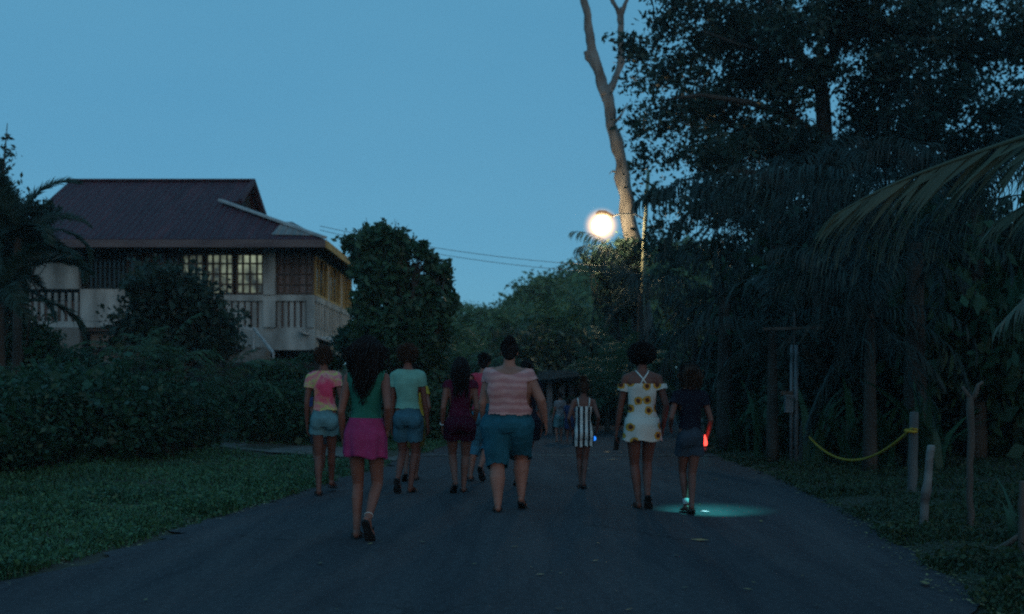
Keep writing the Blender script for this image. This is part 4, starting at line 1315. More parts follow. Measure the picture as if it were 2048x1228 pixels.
# added halo: an emissive volume round the lamp, fading outwards
gm_ = bpy.data.materials.new('lamp_halo_glow'); gm_.use_nodes = True
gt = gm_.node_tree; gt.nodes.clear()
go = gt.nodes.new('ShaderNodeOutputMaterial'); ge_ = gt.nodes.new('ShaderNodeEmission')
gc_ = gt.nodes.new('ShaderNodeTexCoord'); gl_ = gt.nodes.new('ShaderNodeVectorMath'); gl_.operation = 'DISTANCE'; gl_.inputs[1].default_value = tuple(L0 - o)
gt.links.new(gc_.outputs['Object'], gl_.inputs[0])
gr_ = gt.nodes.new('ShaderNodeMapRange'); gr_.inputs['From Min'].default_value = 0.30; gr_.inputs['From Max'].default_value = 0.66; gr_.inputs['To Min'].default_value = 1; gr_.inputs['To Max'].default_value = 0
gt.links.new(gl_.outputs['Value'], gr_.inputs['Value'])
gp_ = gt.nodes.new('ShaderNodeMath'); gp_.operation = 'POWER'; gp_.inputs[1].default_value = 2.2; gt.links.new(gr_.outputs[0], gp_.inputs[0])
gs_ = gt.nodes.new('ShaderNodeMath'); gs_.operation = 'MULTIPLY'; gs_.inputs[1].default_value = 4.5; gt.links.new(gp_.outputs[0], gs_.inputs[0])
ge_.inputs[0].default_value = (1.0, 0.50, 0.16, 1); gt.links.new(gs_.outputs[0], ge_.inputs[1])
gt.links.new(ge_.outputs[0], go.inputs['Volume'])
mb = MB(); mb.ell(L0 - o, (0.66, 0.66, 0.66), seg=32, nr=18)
mb.build('lamp_halo', gm_, lamp, smooth=True)

# ---------------- wires
def wire(a, b, sag, r=0.012, n=24, lb='', grp=None):
    a, b = Vector(a), Vector(b)
    pts = [a.lerp(b, i / n) - Vector((0, 0, sag * 4 * (i / n) * (1 - i / n))) for i in range(n + 1)]
    mb = MB(); mb.tube(pts, r, 5)
    return tag(mb.build('power_line', M['lamp_metal'], None, smooth=True), lb, 'power line', grp)
wire(P(640, 452, 30.5), P(1292, 535, 33), 0.25, 0.009, lb='upper of the two thin wires from the house to the lamp pole', grp='wires across the sky')
wire(P(640, 460, 30.5), P(1291, 548, 33), 0.28, 0.009, lb='lower of the two thin wires from the house to the lamp pole', grp='wires across the sky')

# ---------------- shelter at the far end
Y = 27.0
o = Vector((P(1122, 0, Y).x, Y, 0.03))
sh = empty('roadside_shelter', o, 0, 'small open shelter with pale posts and bluish sheet roof at the road end', 'shelter')
M['post_white'] = mat_noise('post_white', (0.10, 0.12, 0.14), (0.18, 0.20, 0.22), 3, 0.8)
M['sheet_blue'] = mat_noise('sheet_blue', (0.004, 0.009, 0.011), (0.014, 0.03, 0.035), 2, 0.95, spec=0.05, stretch=(4, 1, 1))
def sb(mb, name, mat):
    mb.v = [(v[0] - o.x, v[1] - o.y, v[2] - o.z) for v in mb.v]
    return mb.build(name, M[mat], sh)
for (px, t, b_, YY) in [(1099, 758, 872, 27.0), (1123, 757, 872, 27.2), (1143, 758, 868, 29.0), (1072, 775, 866, 29.0)]:
    mb = MB(); w_ = 0.075
    c = P(px, t, YY); mb.box(c.x - w_, c.x + w_, YY - w_, YY + w_, 0.0, c.z); sb(mb, 'post', 'post_white')
mb = MB()
mb.slab([P(1062, 762, 26.4), P(1160, 752, 26.4), P(1152, 738, 28.4), P(1082, 742, 28.4)], (0, 0, -1), 0.05)
mb.slab([P(1082, 742, 28.4), P(1152, 738, 28.4), P(1165, 752, 30.4), P(1066, 758, 30.4)], (0, 0, -1), 0.05)
sb(mb, 'roof', 'sheet_blue')
mb = MB(); mb.box(P(1075, 0, 29.3).x, P(1155, 0, 29.3).x, 29.2, 29.3, 0.0, 1.5); sb(mb, 'back_wall', 'dark_room')
mb = MB(); mb.box(P(1078, 0, 28.6).x, P(1140, 0, 28.6).x, 28.4, 28.8, 0.40, 0.46); mb.box(P(1080, 0, 28.6).x, P(1084, 0, 28.6).x, 28.45, 28.75, 0, 0.40); mb.box(P(1132, 0, 28.6).x, P(1136, 0, 28.6).x, 28.45, 28.75, 0, 0.40); sb(mb, 'bench', 'house_wood')

# ---------------- posts, rope, sticks, service post on the right verge
M['post_grey'] = mat_noise('post_grey', (0.06, 0.06, 0.06), (0.14, 0.135, 0.13), 4, 0.9, 0.5, 12, stretch=(1, 1, 0.15))
M['post_brown'] = mat_noise('post_brown', (0.06, 0.045, 0.038), (0.13, 0.10, 0.085), 4, 0.9, 0.5, 12, stretch=(1, 1, 0.2))
M['birch'] = mat_noise('birch', (0.05, 0.033, 0.03), (0.26, 0.25, 0.24), 3.0, 0.9, 0.5, 14, stretch=(0.6, 0.6, 1.6))
M['rope'] = mat_noise('rope', (0.34, 0.19, 0.015), (0.46, 0.28, 0.03), 30, 0.7, 0.4)
M['pipe_grey'] = mat_noise('pipe_grey', (0.08, 0.09, 0.10), (0.15, 0.16, 0.17), 3, 0.5)
gps = 'posts and sticks along the right verge'
def post(name, top, bot, Y, rpx, mat, lb, knots=0.06, seed=0, extra=None):
    r = np.random.default_rng(seed)
    a = P(bot[0], bot[1], Y); b_ = P(top[0], top[1], Y)
    gz = float(ground_z(a.x, Y)); a.z = min(a.z, gz) ; 
    n = 8; pts = []; rr = []
    for i in range(n + 1):
        t = i / n
        q = a.lerp(b_, t)
        w = rpx * Y / F
        pts.append(q - a + Vector((r.normal(0, w * knots * 2), 0, 0)))
        rr.append(w * (1.08 - 0.12 * t) * (1 + r.normal(0, knots)))
    rr.append(rr[-1] * 0.75); pts.append(pts[-1] + Vector((0, 0, 0.012)))
    mb = MB(); mb.tube([pts[0] - Vector((0, 0, 0.15))] + pts, [rr[0]] + rr, 12)
    for (pp_, r_) in (extra or []):
        mb.tube([P(x, y, Y) - a for x, y in pp_], [q * Y / F for q in r_], 8)
    ob = mb.build(name, M[mat], None, smooth=True)
    ob.location = a
    return tag(ob, lb, 'post' if name == 'fence_post' else 'stick', gps)
post('fence_post', (1608, 845), (1603, 932), 15.6, 6.5, 'post_brown', 'short brown post holding the far end of the yellow rope', seed=1)
post('fence_post', (1828, 826), (1824, 990), 11.2, 9, 'post_grey', 'thick smooth grey post holding the near end of the yellow rope', seed=2, knots=0.03)
post('fence_post', (1862, 893), (1845, 1070), 8.14, 8, 'birch', 'leaning post with flaking white patches of bark', seed=3)
post('forked_stick', (1943, 795), (1940, 1062), 8.4, 6, 'post_brown', 'thin crooked stick ending in a Y shaped fork', seed=4, knots=0.12,
     extra=[([(1943, 800), (1932, 785), (1925, 773)], [5.5, 4.5, 3]), ([(1943, 800), (1952, 785), (1956, 770), (1966, 764)], [6, 5.5, 4, 3]), ([(1941, 960), (1935, 955), (1930, 958)], [4, 3, 1.5])])
post('fence_post', (2046, 965), (2044, 1142), 6.6, 8, 'post_brown', 'rough dark post cut by the photo edge', seed=5)
a, b_ = P(1957, 1126, 6.85), P(2044, 1068, 6.6)
mb = MB(); mb.tube([Vector(q) - a for q in (a, a.lerp(b_, .35) + Vector((0, 0, .012)), a.lerp(b_, .7), b_)], [0.014, 0.017, 0.018, 0.02], 8)
ob = mb.build('slanted_stick', M['post_brown'], None, smooth=True); ob.location = a
tag(ob, 'thin bare stick leaning from the ground against the edge post', 'stick', gps)
# rope
A, B = P(1609, 862, 15.55), P(1822, 858, 11.15)
pts = []
for i in range(41):
    t = i / 40
    q = A.lerp(B, t); q.z -= 4 * t * (1 - t) * 0.40
    pts.append(q)
for s_ in range(9):
    pts.append(B + Vector((0.06 * math.sin(s_ * 0.9) , 0.065 * -math.cos(s_ * 0.9) , -0.004 * s_)))
mb = MB(); mb.tube(pts, 0.017, 8)
tag(mb.build('rope', M['rope'], None, smooth=True), 'yellow rope sagging between the brown and the grey post', 'rope')
# service post
Y = 15.2
o = Vector((P(1586, 0, Y).x, Y, float(ground_z(P(1586, 0, Y).x, Y))))
sp = empty('service_post', o, 0, 'grey electric service post with twin pipes, meter box and cross arm', 'utility post')
def spb(mb, name, mat, sm=False):
    mb.v = [(v[0] - o.x, v[1] - o.y, v[2] - o.z) for v in mb.v]
    return mb.build(name, M[mat], sp, sm)
mb = MB(); mb.tube([P(1592, 940, Y), P(1592, 690, Y)], 0.034, 10); spb(mb, 'pipe', 'pipe_grey', True)
mb = MB(); mb.tube([P(1582, 940, Y), P(1583, 690, Y)], 0.024, 10); spb(mb, 'pipe', 'pipe_grey', True)
mb = MB(); mb.tube([P(1588, 700, Y + .01), P(1589, 630, Y + .01), P(1588, 622, Y)], [0.02, 0.02, 0.005], 8); spb(mb, 'mast', 'post_grey', True)
mb = MB(); mb.bar(P(1525, 658, Y), P(1645, 655, Y), 0.05, 0.04); spb(mb, 'cross_arm', 'post_brown')
mb = MB(); c = P(1577, 806, Y - 0.07); mb.box(c.x - 0.055, c.x + 0.06, c.y - 0.05, c.y + 0.05, c.z - 0.14, c.z + 0.10)
mb.box(c.x - 0.062, c.x + 0.067, c.y - 0.06, c.y + 0.05, c.z + 0.10, c.z + 0.12); spb(mb, 'meter_box', 'pipe_grey')
mb = MB(); c = P(1565, 786, Y); mb.box(c.x - 0.03, c.x + 0.15, c.y - 0.03, c.y + 0.03, c.z - 0.03, c.z + 0.03); spb(mb, 'bracket', 'house_wood')
# ------------------------------------------------------------------ people
def remeshed(mb, voxel, smooth=2, name='tmp'):
    me = mb.mesh(name)
    bm = bmesh.new(); bm.from_mesh(me)
    bmesh.ops.recalc_face_normals(bm, faces=bm.faces)
    bm.to_mesh(me); bm.free()
    o = bpy.data.objects.new(name, me); COL.objects.link(o)
    r = o.modifiers.new('r', 'REMESH'); r.mode = 'VOXEL'; r.voxel_size = voxel
    if smooth:
        s = o.modifiers.new('s', 'SMOOTH'); s.factor = 0.5; s.iterations = smooth
    dg = bpy.context.evaluated_depsgraph_get()
    out = bpy.data.meshes.new_from_object(o.evaluated_get(dg))
    bpy.data.objects.remove(o); bpy.data.meshes.remove(me)
    return out

def cull(me, pred):
    """delete faces whose centre satisfies pred(x,y,z)"""
    bm = bmesh.new(); bm.from_mesh(me)
    kill = [f for f in bm.faces if pred(*f.calc_center_median())]
    bmesh.ops.delete(bm, geom=kill, context='FACES')
    bm.to_mesh(me); bm.free()
    return me

def ripple(me, amp, fx=22.0, fz=9.0, seed=0.0):
    """small cloth folds"""
    n = len(me.vertices)
    co = np.empty(n * 3, np.float32); me.vertices.foreach_get('co', co); co = co.reshape(-1, 3)
    no = np.empty(n * 3, np.float32); me.vertex_normals.foreach_get('vector', no); no = no.reshape(-1, 3)
    ph = np.sin(co[:, 2] * fz + seed) * 1.5 + co[:, 0] * 4
    d = (np.sin(co[:, 0] * fx + ph + seed) * 0.6 + np.sin(co[:, 2] * 31 + co[:, 0] * 12 + seed * 2 + np.sin(co[:, 0] * 20)) * 0.5 + np.sin(co[:, 2] * 14 - co[:, 0] * 25 + seed) * 0.5)
    co += no * (d * amp)[:, None]
    me.vertices.foreach_set('co', co.ravel()); me.update()
    return me

def ik(a, t, l1, l2, pole):
    a, t = Vector(a), Vector(t)
    d = t - a; L = d.length
    L2 = min(L, (l1 + l2) * 0.9995)
    if L2 < L: t = a + d.normalized() * L2
    L = L2; u = (t - a).normalized()
    x = (l1 * l1 - l2 * l2 + L * L) / (2 * L)
    h = math.sqrt(max(l1 * l1 - x * x, 0))
    p = Vector(pole); p = (p - u * p.dot(u)).normalized()
    return a + u * x + p * h, t

def skin(name, c1, c2):
    m = mat_noise(name, c1, c2, 6, 0.6, 0.0, spec=0.35)
    return m
M['skin_brown'] = skin('skin_brown', (0.155, 0.060, 0.043), (0.205, 0.083, 0.060))
M['skin_dark'] = skin('skin_dark', (0.115, 0.042, 0.031), (0.155, 0.058, 0.042))
M['skin_mid'] = skin('skin_mid', (0.25, 0.105, 0.076), (0.32, 0.138, 0.10))
M['hair_black'] = mat_noise('hair_black', (0.006, 0.005, 0.006), (0.016, 0.012, 0.012), 20, 0.75, spec=0.12)
M['hair_brown'] = mat_noise('hair_brown', (0.022, 0.012, 0.009), (0.055, 0.028, 0.018), 20, 0.75, spec=0.15)
M['eye'] = mat_noise('eye', (0.3, 0.3, 0.3), (0.4, 0.4, 0.4), 2, 0.2)
M['sole_black'] = mat_noise('sole_black', (0.008, 0.008, 0.009), (0.02, 0.02, 0.022), 20, 0.7)
M['sole_brown'] = mat_noise('sole_brown', (0.05, 0.03, 0.025), (0.08, 0.05, 0.04), 20, 0.7)
def cloth(name, c, var=0.8, scale=14):
    c2 = tuple(v * var for v in c)
    return mat_noise(name, c2, c, scale, 0.9, 0.25, 60, spec=0.1, dist=0.004)
M['c_green'] = cloth('cloth_green', (0.02, 0.13, 0.095))
M['c_pink'] = cloth('cloth_pink', (0.29, 0.034, 0.115))
M['c_teal'] = cloth('cloth_pale_teal', (0.16, 0.36, 0.30))
M['c_denim'] = cloth('cloth_denim', (0.05, 0.14, 0.19), 0.6, 9)
M['c_denim_light'] = cloth('cloth_denim_light', (0.11, 0.24, 0.27), 0.65, 9)
M['c_denim_teal'] = cloth('cloth_denim_teal', (0.02, 0.11, 0.155), 0.7, 9)
M['c_denim_dark'] = cloth('cloth_denim_dark', (0.035, 0.05, 0.07), 0.7, 9)
M['c_maroon'] = cloth('cloth_maroon', (0.075, 0.010, 0.028))
M['c_maroon2'] = cloth('cloth_maroon_dark', (0.05, 0.008, 0.022))
M['c_red'] = cloth('cloth_red', (0.45, 0.05, 0.09))
M['c_blue'] = cloth('cloth_blue', (0.05, 0.20, 0.30))
M['c_black'] = cloth('cloth_black', (0.012, 0.012, 0.022))
M['c_olive'] = cloth('cloth_olive', (0.14, 0.11, 0.03))
M['c_yellow'] = cloth('cloth_yellow', (0.40, 0.30, 0.04))
M['c_navy'] = cloth('cloth_navy', (0.02, 0.04, 0.11))
M['c_sock'] = cloth('cloth_sock', (0.45, 0.45, 0.45))

def mat_tiedye():
    m, nt, b = new_mat('cloth_tie_dye')
    tc = nd(nt, 'ShaderNodeTexCoord')
    nz = nd(nt, 'ShaderNodeTexNoise'); nz.inputs['Scale'].default_value = 6.0; nz.inputs['Detail'].default_value = 2.5; nz.inputs['Distortion'].default_value = 0.8
    nt.links.new(tc.outputs['Object'], nz.inputs[0])
    c = ramp(nt, nz.outputs[0], [(0.36, (0.45, 0.10, 0.16)), (0.44, (0.50, 0.26, 0.26)), (0.495, (0.48, 0.36, 0.14)), (0.53, (0.33, 0.42, 0.12)), (0.555, (0.46, 0.25, 0.18)), (0.62, (0.50, 0.16, 0.17))])
    # red swirl in the middle of the back
    vd = nd(nt, 'ShaderNodeVectorMath', operation='DISTANCE'); vd.inputs[1].default_value = (0.035, -0.1, 1.17)
    nt.links.new(tc.outputs['Object'], vd.inputs[0])
    n2 = nd(nt, 'ShaderNodeTexNoise'); n2.inputs['Scale'].default_value = 14
    nt.links.new(tc.outputs['Object'], n2.inputs[0])
    ad = nd(nt, 'ShaderNodeMath', operation='MULTIPLY_ADD'); ad.inputs[1].default_value = 0.12
    nt.links.new(n2.outputs[0], ad.inputs[0]); nt.links.new(vd.outputs['Value'], ad.inputs[2])
    mr = nd(nt, 'ShaderNodeMapRange'); mr.inputs['From Min'].default_value = 0.13; mr.inputs['From Max'].default_value = 0.24; mr.inputs['To Min'].default_value = 1; mr.inputs['To Max'].default_value = 0
    nt.links.new(ad.outputs[0], mr.inputs['Value'])
    mx = nd(nt, 'ShaderNodeMix', data_type='RGBA'); mx.inputs[7].default_value = (0.55, 0.04, 0.11, 1)
    nt.links.new(mr.outputs[0], mx.inputs[0]); nt.links.new(c, mx.inputs[6])
    nt.links.new(mx.outputs[2], b.inputs['Base Color']); b.inputs['Roughness'].default_value = 0.9
    return m
def mat_sunflower():
    m, nt, b = new_mat('cloth_sunflower')
    tc = nd(nt, 'ShaderNodeTexCoord')
    n2 = nd(nt, 'ShaderNodeTexNoise'); n2.inputs['Scale'].default_value = 38; n2.inputs['Detail'].default_value = 1
    nt.links.new(tc.outputs['Object'], n2.inputs[0])
    vo = nd(nt, 'ShaderNodeTexVoronoi'); vo.inputs['Scale'].default_value = 7.6; vo.inputs['Randomness'].default_value = 0.65
    vo.voronoi_dimensions = '2D'
    sp_ = nd(nt, 'ShaderNodeSeparateXYZ'); cb_ = nd(nt, 'ShaderNodeCombineXYZ')
    nt.links.new(tc.outputs['Object'], sp_.inputs[0]); nt.links.new(sp_.outputs[0], cb_.inputs[0]); nt.links.new(sp_.outputs[2], cb_.inputs[1])
    nt.links.new(cb_.outputs[0], vo.inputs['Vector'])
    ad = nd(nt, 'ShaderNodeMath', operation='MULTIPLY_ADD'); ad.inputs[1].default_value = 0.16
    nt.links.new(n2.outputs[0], ad.inputs[0]); nt.links.new(vo.outputs['Distance'], ad.inputs[2])
    c = ramp(nt, ad.outputs[0], [(0.0, (0.05, 0.015, 0.008)), (0.235, (0.09, 0.025, 0.01)), (0.265, (0.50, 0.20, 0.03)), (0.36, (0.55, 0.30, 0.04)), (0.385, (0.10, 0.13, 0.05)), (0.41, (0.52, 0.51, 0.47))])
    sc_ = nd(nt, 'ShaderNodeSeparateColor'); nt.links.new(vo.outputs['Color'], sc_.inputs[0])
    gt_ = nd(nt, 'ShaderNodeMath', operation='GREATER_THAN'); gt_.inputs[1].default_value = 0.02; nt.links.new(sc_.outputs[0], gt_.inputs[0])
    mg_ = nd(nt, 'ShaderNodeMix', data_type='RGBA'); mg_.inputs[6].default_value = (0.52, 0.51, 0.47, 1)
    nt.links.new(gt_.outputs[0], mg_.inputs[0]); nt.links.new(c, mg_.inputs[7]); c = mg_.outputs[2]
    nt.links.new(c, b.inputs['Base Color']); b.inputs['Roughness'].default_value = 0.9
    return m
def mat_stripes(name, freq, stops, axis='X', coord_noise=0.0):
    m, nt, b = new_mat(name)
    tc = nd(nt, 'ShaderNodeTexCoord')
    wv = nd(nt, 'ShaderNodeTexWave', wave_type='BANDS', bands_direction=axis)
    wv.inputs['Scale'].default_value = freq; wv.inputs['Distortion'].default_value = coord_noise; wv.inputs['Detail Scale'].default_value = 2
    nt.links.new(tc.outputs['Object'], wv.inputs[0])
    c = ramp(nt, wv.outputs['Fac'], stops)
    nt.links.new(c, b.inputs['Base Color']); b.inputs['Roughness'].default_value = 0.9
    return m
M['c_tiedye'] = mat_tiedye()
M['c_sun'] = mat_sunflower()
M['c_stripe'] = mat_stripes('cloth_striped', 5.2, [(0.42, (0.01, 0.01, 0.015)), (0.5, (0.62, 0.62, 0.60))], 'X', 0.5)
M['c_lace'] = mat_stripes('cloth_lace', 4.5, [(0.2, (0.40, 0.17, 0.17)), (0.8, (0.50, 0.26, 0.25))], 'Z', 3.0)
M['c_pattern'] = mat_noise('cloth_patterned', (0.02, 0.02, 0.03), (0.3, 0.3, 0.32), 30, 0.9)
M['c_white'] = cloth('cloth_white', (0.6, 0.6, 0.58))

def torso_rings(s, w, hip, infl=0.0, z0=0.74, z1=1.5, bust=0.0, nseg=28):
    """(z, cy, rx, ry) for a 1.65 m figure, s = scale, w = girth of trunk, hip = girth of hips"""
    tab = [(0.735, 0.0, 0.075, 0.07, 1), (0.77, -0.005, 0.130, 0.095, 1), (0.82, -0.010, 0.154, 0.112, 1), (0.87, -0.012, 0.158, 0.116, 1), (0.92, -0.006, 0.150, 0.106, .8),
           (0.98, 0.0, 0.134, 0.092, .4), (1.04, 0.005, 0.122, 0.088, 0), (1.10, 0.005, 0.126, 0.092, 0), (1.17, 0.0, 0.138, 0.098, 0), (1.24, -0.003, 0.148, 0.100, 0),
           (1.30, -0.005, 0.155, 0.090, 0), (1.345, -0.004, 0.140, 0.074, 0), (1.375, 0.0, 0.095, 0.060, 0), (1.40, 0.005, 0.058, 0.052, 0), (1.44, 0.010, 0.047, 0.050, 0), (1.50, 0.015, 0.046, 0.050, 0)]
    out = []
    for z, cy, rx, ry, hh in tab:
        if z < z0 or z > z1: continue
        g = w * (1 - hh) + hip * hh if z < 1.38 else (w + 2) / 3
        if w > 1.3 and 0.95 < z < 1.2: g *= 1.11
        rx_, ry_ = rx * g + infl, ry * (g * 1.12 if g > 1 else g) + infl
        ring = []
        for j in range(nseg):
            a = 2 * math.pi * j / nseg
            c, s_ = math.cos(a), math.sin(a)
            e = 0.86
            ring.append((math.copysign(abs(c) ** e, c) * rx_ * s, (cy + math.copysign(abs(s_) ** e, s_) * ry_) * s, z * s))
        out.append(ring)
    return out

class Fig: pass

def person(label, px, Y, H, feet, hands, w=1.0, hip=1.0, limb=1.0, skin='skin_brown', voxel=0.0065, bare=False, held=(False, False), shoes='sole_black', group='people walking down the road', head_turn=0.0, elbow_out=0.25, drop=0.02, shoulder=1.0, finger_detail=True):
    """feet: (px, dy, lift, pitch) left then right; hands: (px, py, dy) left then right; facing away from the camera (+Y)"""
    f = Fig(); s = H / 1.65; f.s = s; f.H = H
    f.X = (px - 1024) / F * Y; f.Y = Y
    root = empty('person', (f.X, Y, 0.006), 0, label, 'person', group); f.root = root
    lz = lambda z: z * s
    mb = MB()
    dz = -drop * s
    # trunk
    tr = torso_rings(s, w, hip)
    tr = [[(x, y, z + dz) for x, y, z in r] for r in tr]
    mb.rings(tr)
    for sg in (-1, 1):
        mb.ell((sg * 0.078 * s * hip, -0.046 * s * hip, 0.835 * s + dz), (0.080 * s * hip, 0.072 * s * hip, 0.088 * s))
        mb.ell((sg * 0.075 * s * w, 0.075 * s, 1.20 * s + dz), (0.062 * s * w, 0.055 * s * w, 0.062 * s))
    f.dz = dz
    # head with face
    hc = Vector((0, 0.022, 1.548)) * s + Vector((0, 0, dz)); f.hc = hc
    R = Matrix.Rotation(head_turn, 3, 'Z')
    def hp(x, y, z): return hc + R @ Vector((x * s, y * s, z * s))
    mb.ell(hp(0, -0.008, 0.012), (0.074 * s, 0.092 * s, 0.092 * s), R)
    mb.ell(hp(0, 0.028, -0.045), (0.052 * s, 0.062 * s, 0.060 * s), R)
    mb.ell(hp(0, 0.072, -0.088), (0.022 * s, 0.020 * s, 0.016 * s), R)
    mb.capsule(hp(0, 0.082, 0.012), 0.008 * s, hp(0, 0.102, -0.022), 0.013 * s, 8)
    mb.ell(hp(0, 0.086, -0.052), (0.024 * s, 0.010 * s, 0.009 * s), R, 10, 5)
    mb.ell(hp(0, 0.076, 0.022), (0.045 * s, 0.014 * s, 0.010 * s), R, 10, 5)
    for sg in (-1, 1):
        mb.ell(hp(sg * 0.076, -0.002, -0.010), (0.010 * s, 0.020 * s, 0.030 * s), R, 10, 6)
        mb.ell(hp(sg * 0.040, 0.058, -0.025), (0.022 * s, 0.022 * s, 0.022 * s), R, 10, 6)
    mb.capsule(Vector((0, 0.008 * s, 1.38 * s + dz)), 0.050 * s, hp(0, 0.0, -0.07), 0.047 * s)
    # trapezius / shoulders
    f.arms = []
    shw = 0.158 * shoulder * (0.5 + 0.5 * w)
    for i, sg in enumerate((-1, 1)):
        sh = Vector((sg * shw * s, -0.004 * s, 1.325 * s + dz))
        mb.capsule((0, 0, 1.385 * s + dz), 0.045 * s, sh + Vector((0, 0, 0.003 * s)), 0.044 * s * (0.6 + 0.4 * w))
        hx, hy, hd = hands[i]
        yy = Y + hd
        hw = P(hx, hy, yy) - Vector((f.X, Y, 0.0))
        d0 = (hw - sh)
        wr_t = hw - d0.normalized() * 0.085 * s
        el, wr = ik(sh, wr_t, 0.285 * s, 0.245 * s, (sg * elbow_out, -1, -0.1))
        la = limb
        mb.capsule(sh, 0.047 * s * la, sh.lerp(el, 0.35), 0.043 * s * la)
        mb.capsule(sh.lerp(el, 0.35), 0.043 * s * la, el, 0.033 * s * (la * .8 + .2))
        mb.capsule(el, 0.033 * s * (la * .8 + .2), el.lerp(wr, 0.3), 0.034 * s * (la * .8 + .2))
        mb.capsule(el.lerp(wr, 0.3), 0.034 * s * (la * .8 + .2), wr, 0.022 * s * (la * .5 + .5))
        # hand
        d = (wr - el).normalized()
        nrm = Vector((-sg, 0.15, 0)); nrm = (nrm - d * nrm.dot(d)).normalized()
        lat = d.cross(nrm); lat = lat if lat.y > 0 else -lat
        rm = Matrix((nrm, lat, d)).transposed()
        mb.ell(wr + d * 0.045 * s, (0.0145 * s, 0.038 * s, 0.056 * s), rm, 12, 8)
        curl = 0.75 if held[i] else 0.30
        for k in range(4):
            base = wr + d * (0.085 + (0.006 if k in (1, 2) else 0)) * s + lat * (0.0300 - 0.0200 * k) * s
            ln = [0.072, 0.080, 0.074, 0.060][k] * s
            dd = (d + lat * (0.10 - 0.07 * k)).normalized(); p0 = base; r0 = 0.0085 * s
            for q in range(3):
                c = curl * (0.5 + 0.6 * q) * (1 + 0.08 * k)
                dd = (dd + nrm * c).normalized()
                p1 = p0 + dd * ln * [0.42, 0.32, 0.26][q]
                mb.capsule(p0, r0, p1, r0 * 0.9, 8, 2); p0 = p1; r0 *= 0.9
        tb = wr + d * 0.028 * s + lat * 0.030 * s
        t1 = tb + (d * 0.75 + lat * 0.65 + nrm * 0.25).normalized() * 0.036 * s
        t2 = t1 + (d * 0.95 + lat * 0.2 + nrm * 0.4).normalized() * 0.030 * s
        mb.capsule(wr + d * 0.015 * s + lat * 0.018 * s, 0.015 * s, tb, 0.012 * s, 8, 2)
        mb.capsule(tb, 0.0115 * s, t1, 0.010 * s, 8, 2); mb.capsule(t1, 0.010 * s, t2, 0.008 * s, 8, 2)
        f.arms.append((sh, el, wr, d, nrm, lat))
    # legs
    f.legs = []
    for i, sg in enumerate((-1, 1)):
        fx, fdy, lift, pitch = feet[i]
        hj = Vector((sg * 0.082 * s * hip, 0.0, 0.835 * s + dz))
        ax = (fx - 1024) / F * (Y + fdy) - f.X
        # ankle; pitch>0 = heel raised, foot rolled about the toes
        ank_h = 0.075 * s
        toe = 0.15 * s
        ca, sa = math.cos(pitch), math.sin(pitch)
        az = lift + ank_h * ca + toe * sa
        ay = fdy + (toe - toe * ca) + ank_h * sa
        kn, an = ik(hj, (ax, ay, az), 0.395 * s, 0.375 * s, (sg * 0.06, 1, 0.1))
        mb.capsule(hj, 0.086 * s * limb * (0.5 + 0.5 * hip), hj.lerp(kn, 0.45), 0.073 * s * limb)
        mb.capsule(hj.lerp(kn, 0.45), 0.073 * s * limb, kn, 0.051 * s * (limb * .8 + .2))
        mb.capsule(kn, 0.050 * s * (limb * .8 + .2), kn.lerp(an, 0.33) + Vector((0, -0.014 * s, 0)), 0.052 * s * limb)
        mb.capsule(kn.lerp(an, 0.33) + Vector((0, -0.014 * s, 0)), 0.052 * s * limb, kn.lerp(an, 0.68), 0.040 * s * (limb * .7 + .3))
        mb.capsule(kn.lerp(an, 0.68), 0.040 * s * (limb * .7 + .3), an, 0.031 * s * (limb * .4 + .6))
        # foot frame
        fw = Vector((0.12 * sg, ca, -sa)).normalized()
        up = Vector((0, sa, ca)); side = fw.cross(up).normalized(); up = side.cross(fw)
        rm = Matrix((side, fw, up)).transposed()
        fp = lambda a, b_, c: an + side * a * s + fw * b_ * s + up * c * s
        mb.ell(fp(0, -0.022, -0.040), (0.029 * s, 0.036 * s, 0.034 * s), rm, 12, 8)
        mb.capsule(fp(0, 0.0, -0.022), 0.032 * s, fp(0, 0.085, -0.046), 0.026 * s, 12)
        mb.ell(fp(0, 0.10, -0.056), (0.044 * s, 0.050 * s, 0.017 * s), rm, 14, 6)
        for k in range(5):
            mb.capsule(fp((-sg) * (0.032 - 0.0165 * k), 0.13, -0.060), 0.011 * s, fp((-sg) * (0.034 - 0.017 * k), 0.165 - 0.010 * k - (0.004 if k else 0), -0.063), (0.012 if k == 0 else 0.0085) * s, 8, 2)
        f.legs.append((hj, kn, an, fp, rm))
        if shoes:
            # flip-flop: shaped sole and two straps
            sm = MB()
            outl = []
            for (u, v) in [(0, -0.066), (0.026, -0.055), (0.033, -0.02), (0.028, 0.03), (0.036, 0.08), (0.046, 0.115), (0.042, 0.155), (0.022, 0.185), (0, 0.192), (-0.025, 0.18), (-0.042, 0.15), (-0.044, 0.11), (-0.034, 0.07), (-0.028, 0.03), (-0.033, -0.02), (-0.026, -0.055)]:
                outl.append(fp(u, v, -0.077))
            sm.slab(outl, -up, 0.014 * s)
            for q in (-1, 1):
                sm.tube([fp(0.008, 0.135, -0.062), fp(q * 0.026, 0.10, -0.032), fp(q * 0.043, 0.055, -0.045), fp(q * 0.040, 0.035, -0.074)], 0.0055 * s, 6)
            so = sm.build('flip_flop', M[shoes], root)
    me = remeshed(mb, voxel, 2, 'body')
    link_mesh('body', me, M[skin], root, True)
    em = MB()
    for sg in (-1, 1):
        em.ell(hp(sg * 0.031, 0.074, 0.004), (0.011 * s, 0.008 * s, 0.007 * s), R, 8, 5)
    em.build('eyes', M['eye'], root, True)
    f.w, f.hip, f.limb, f.hp = w, hip, limb, hp
    return f

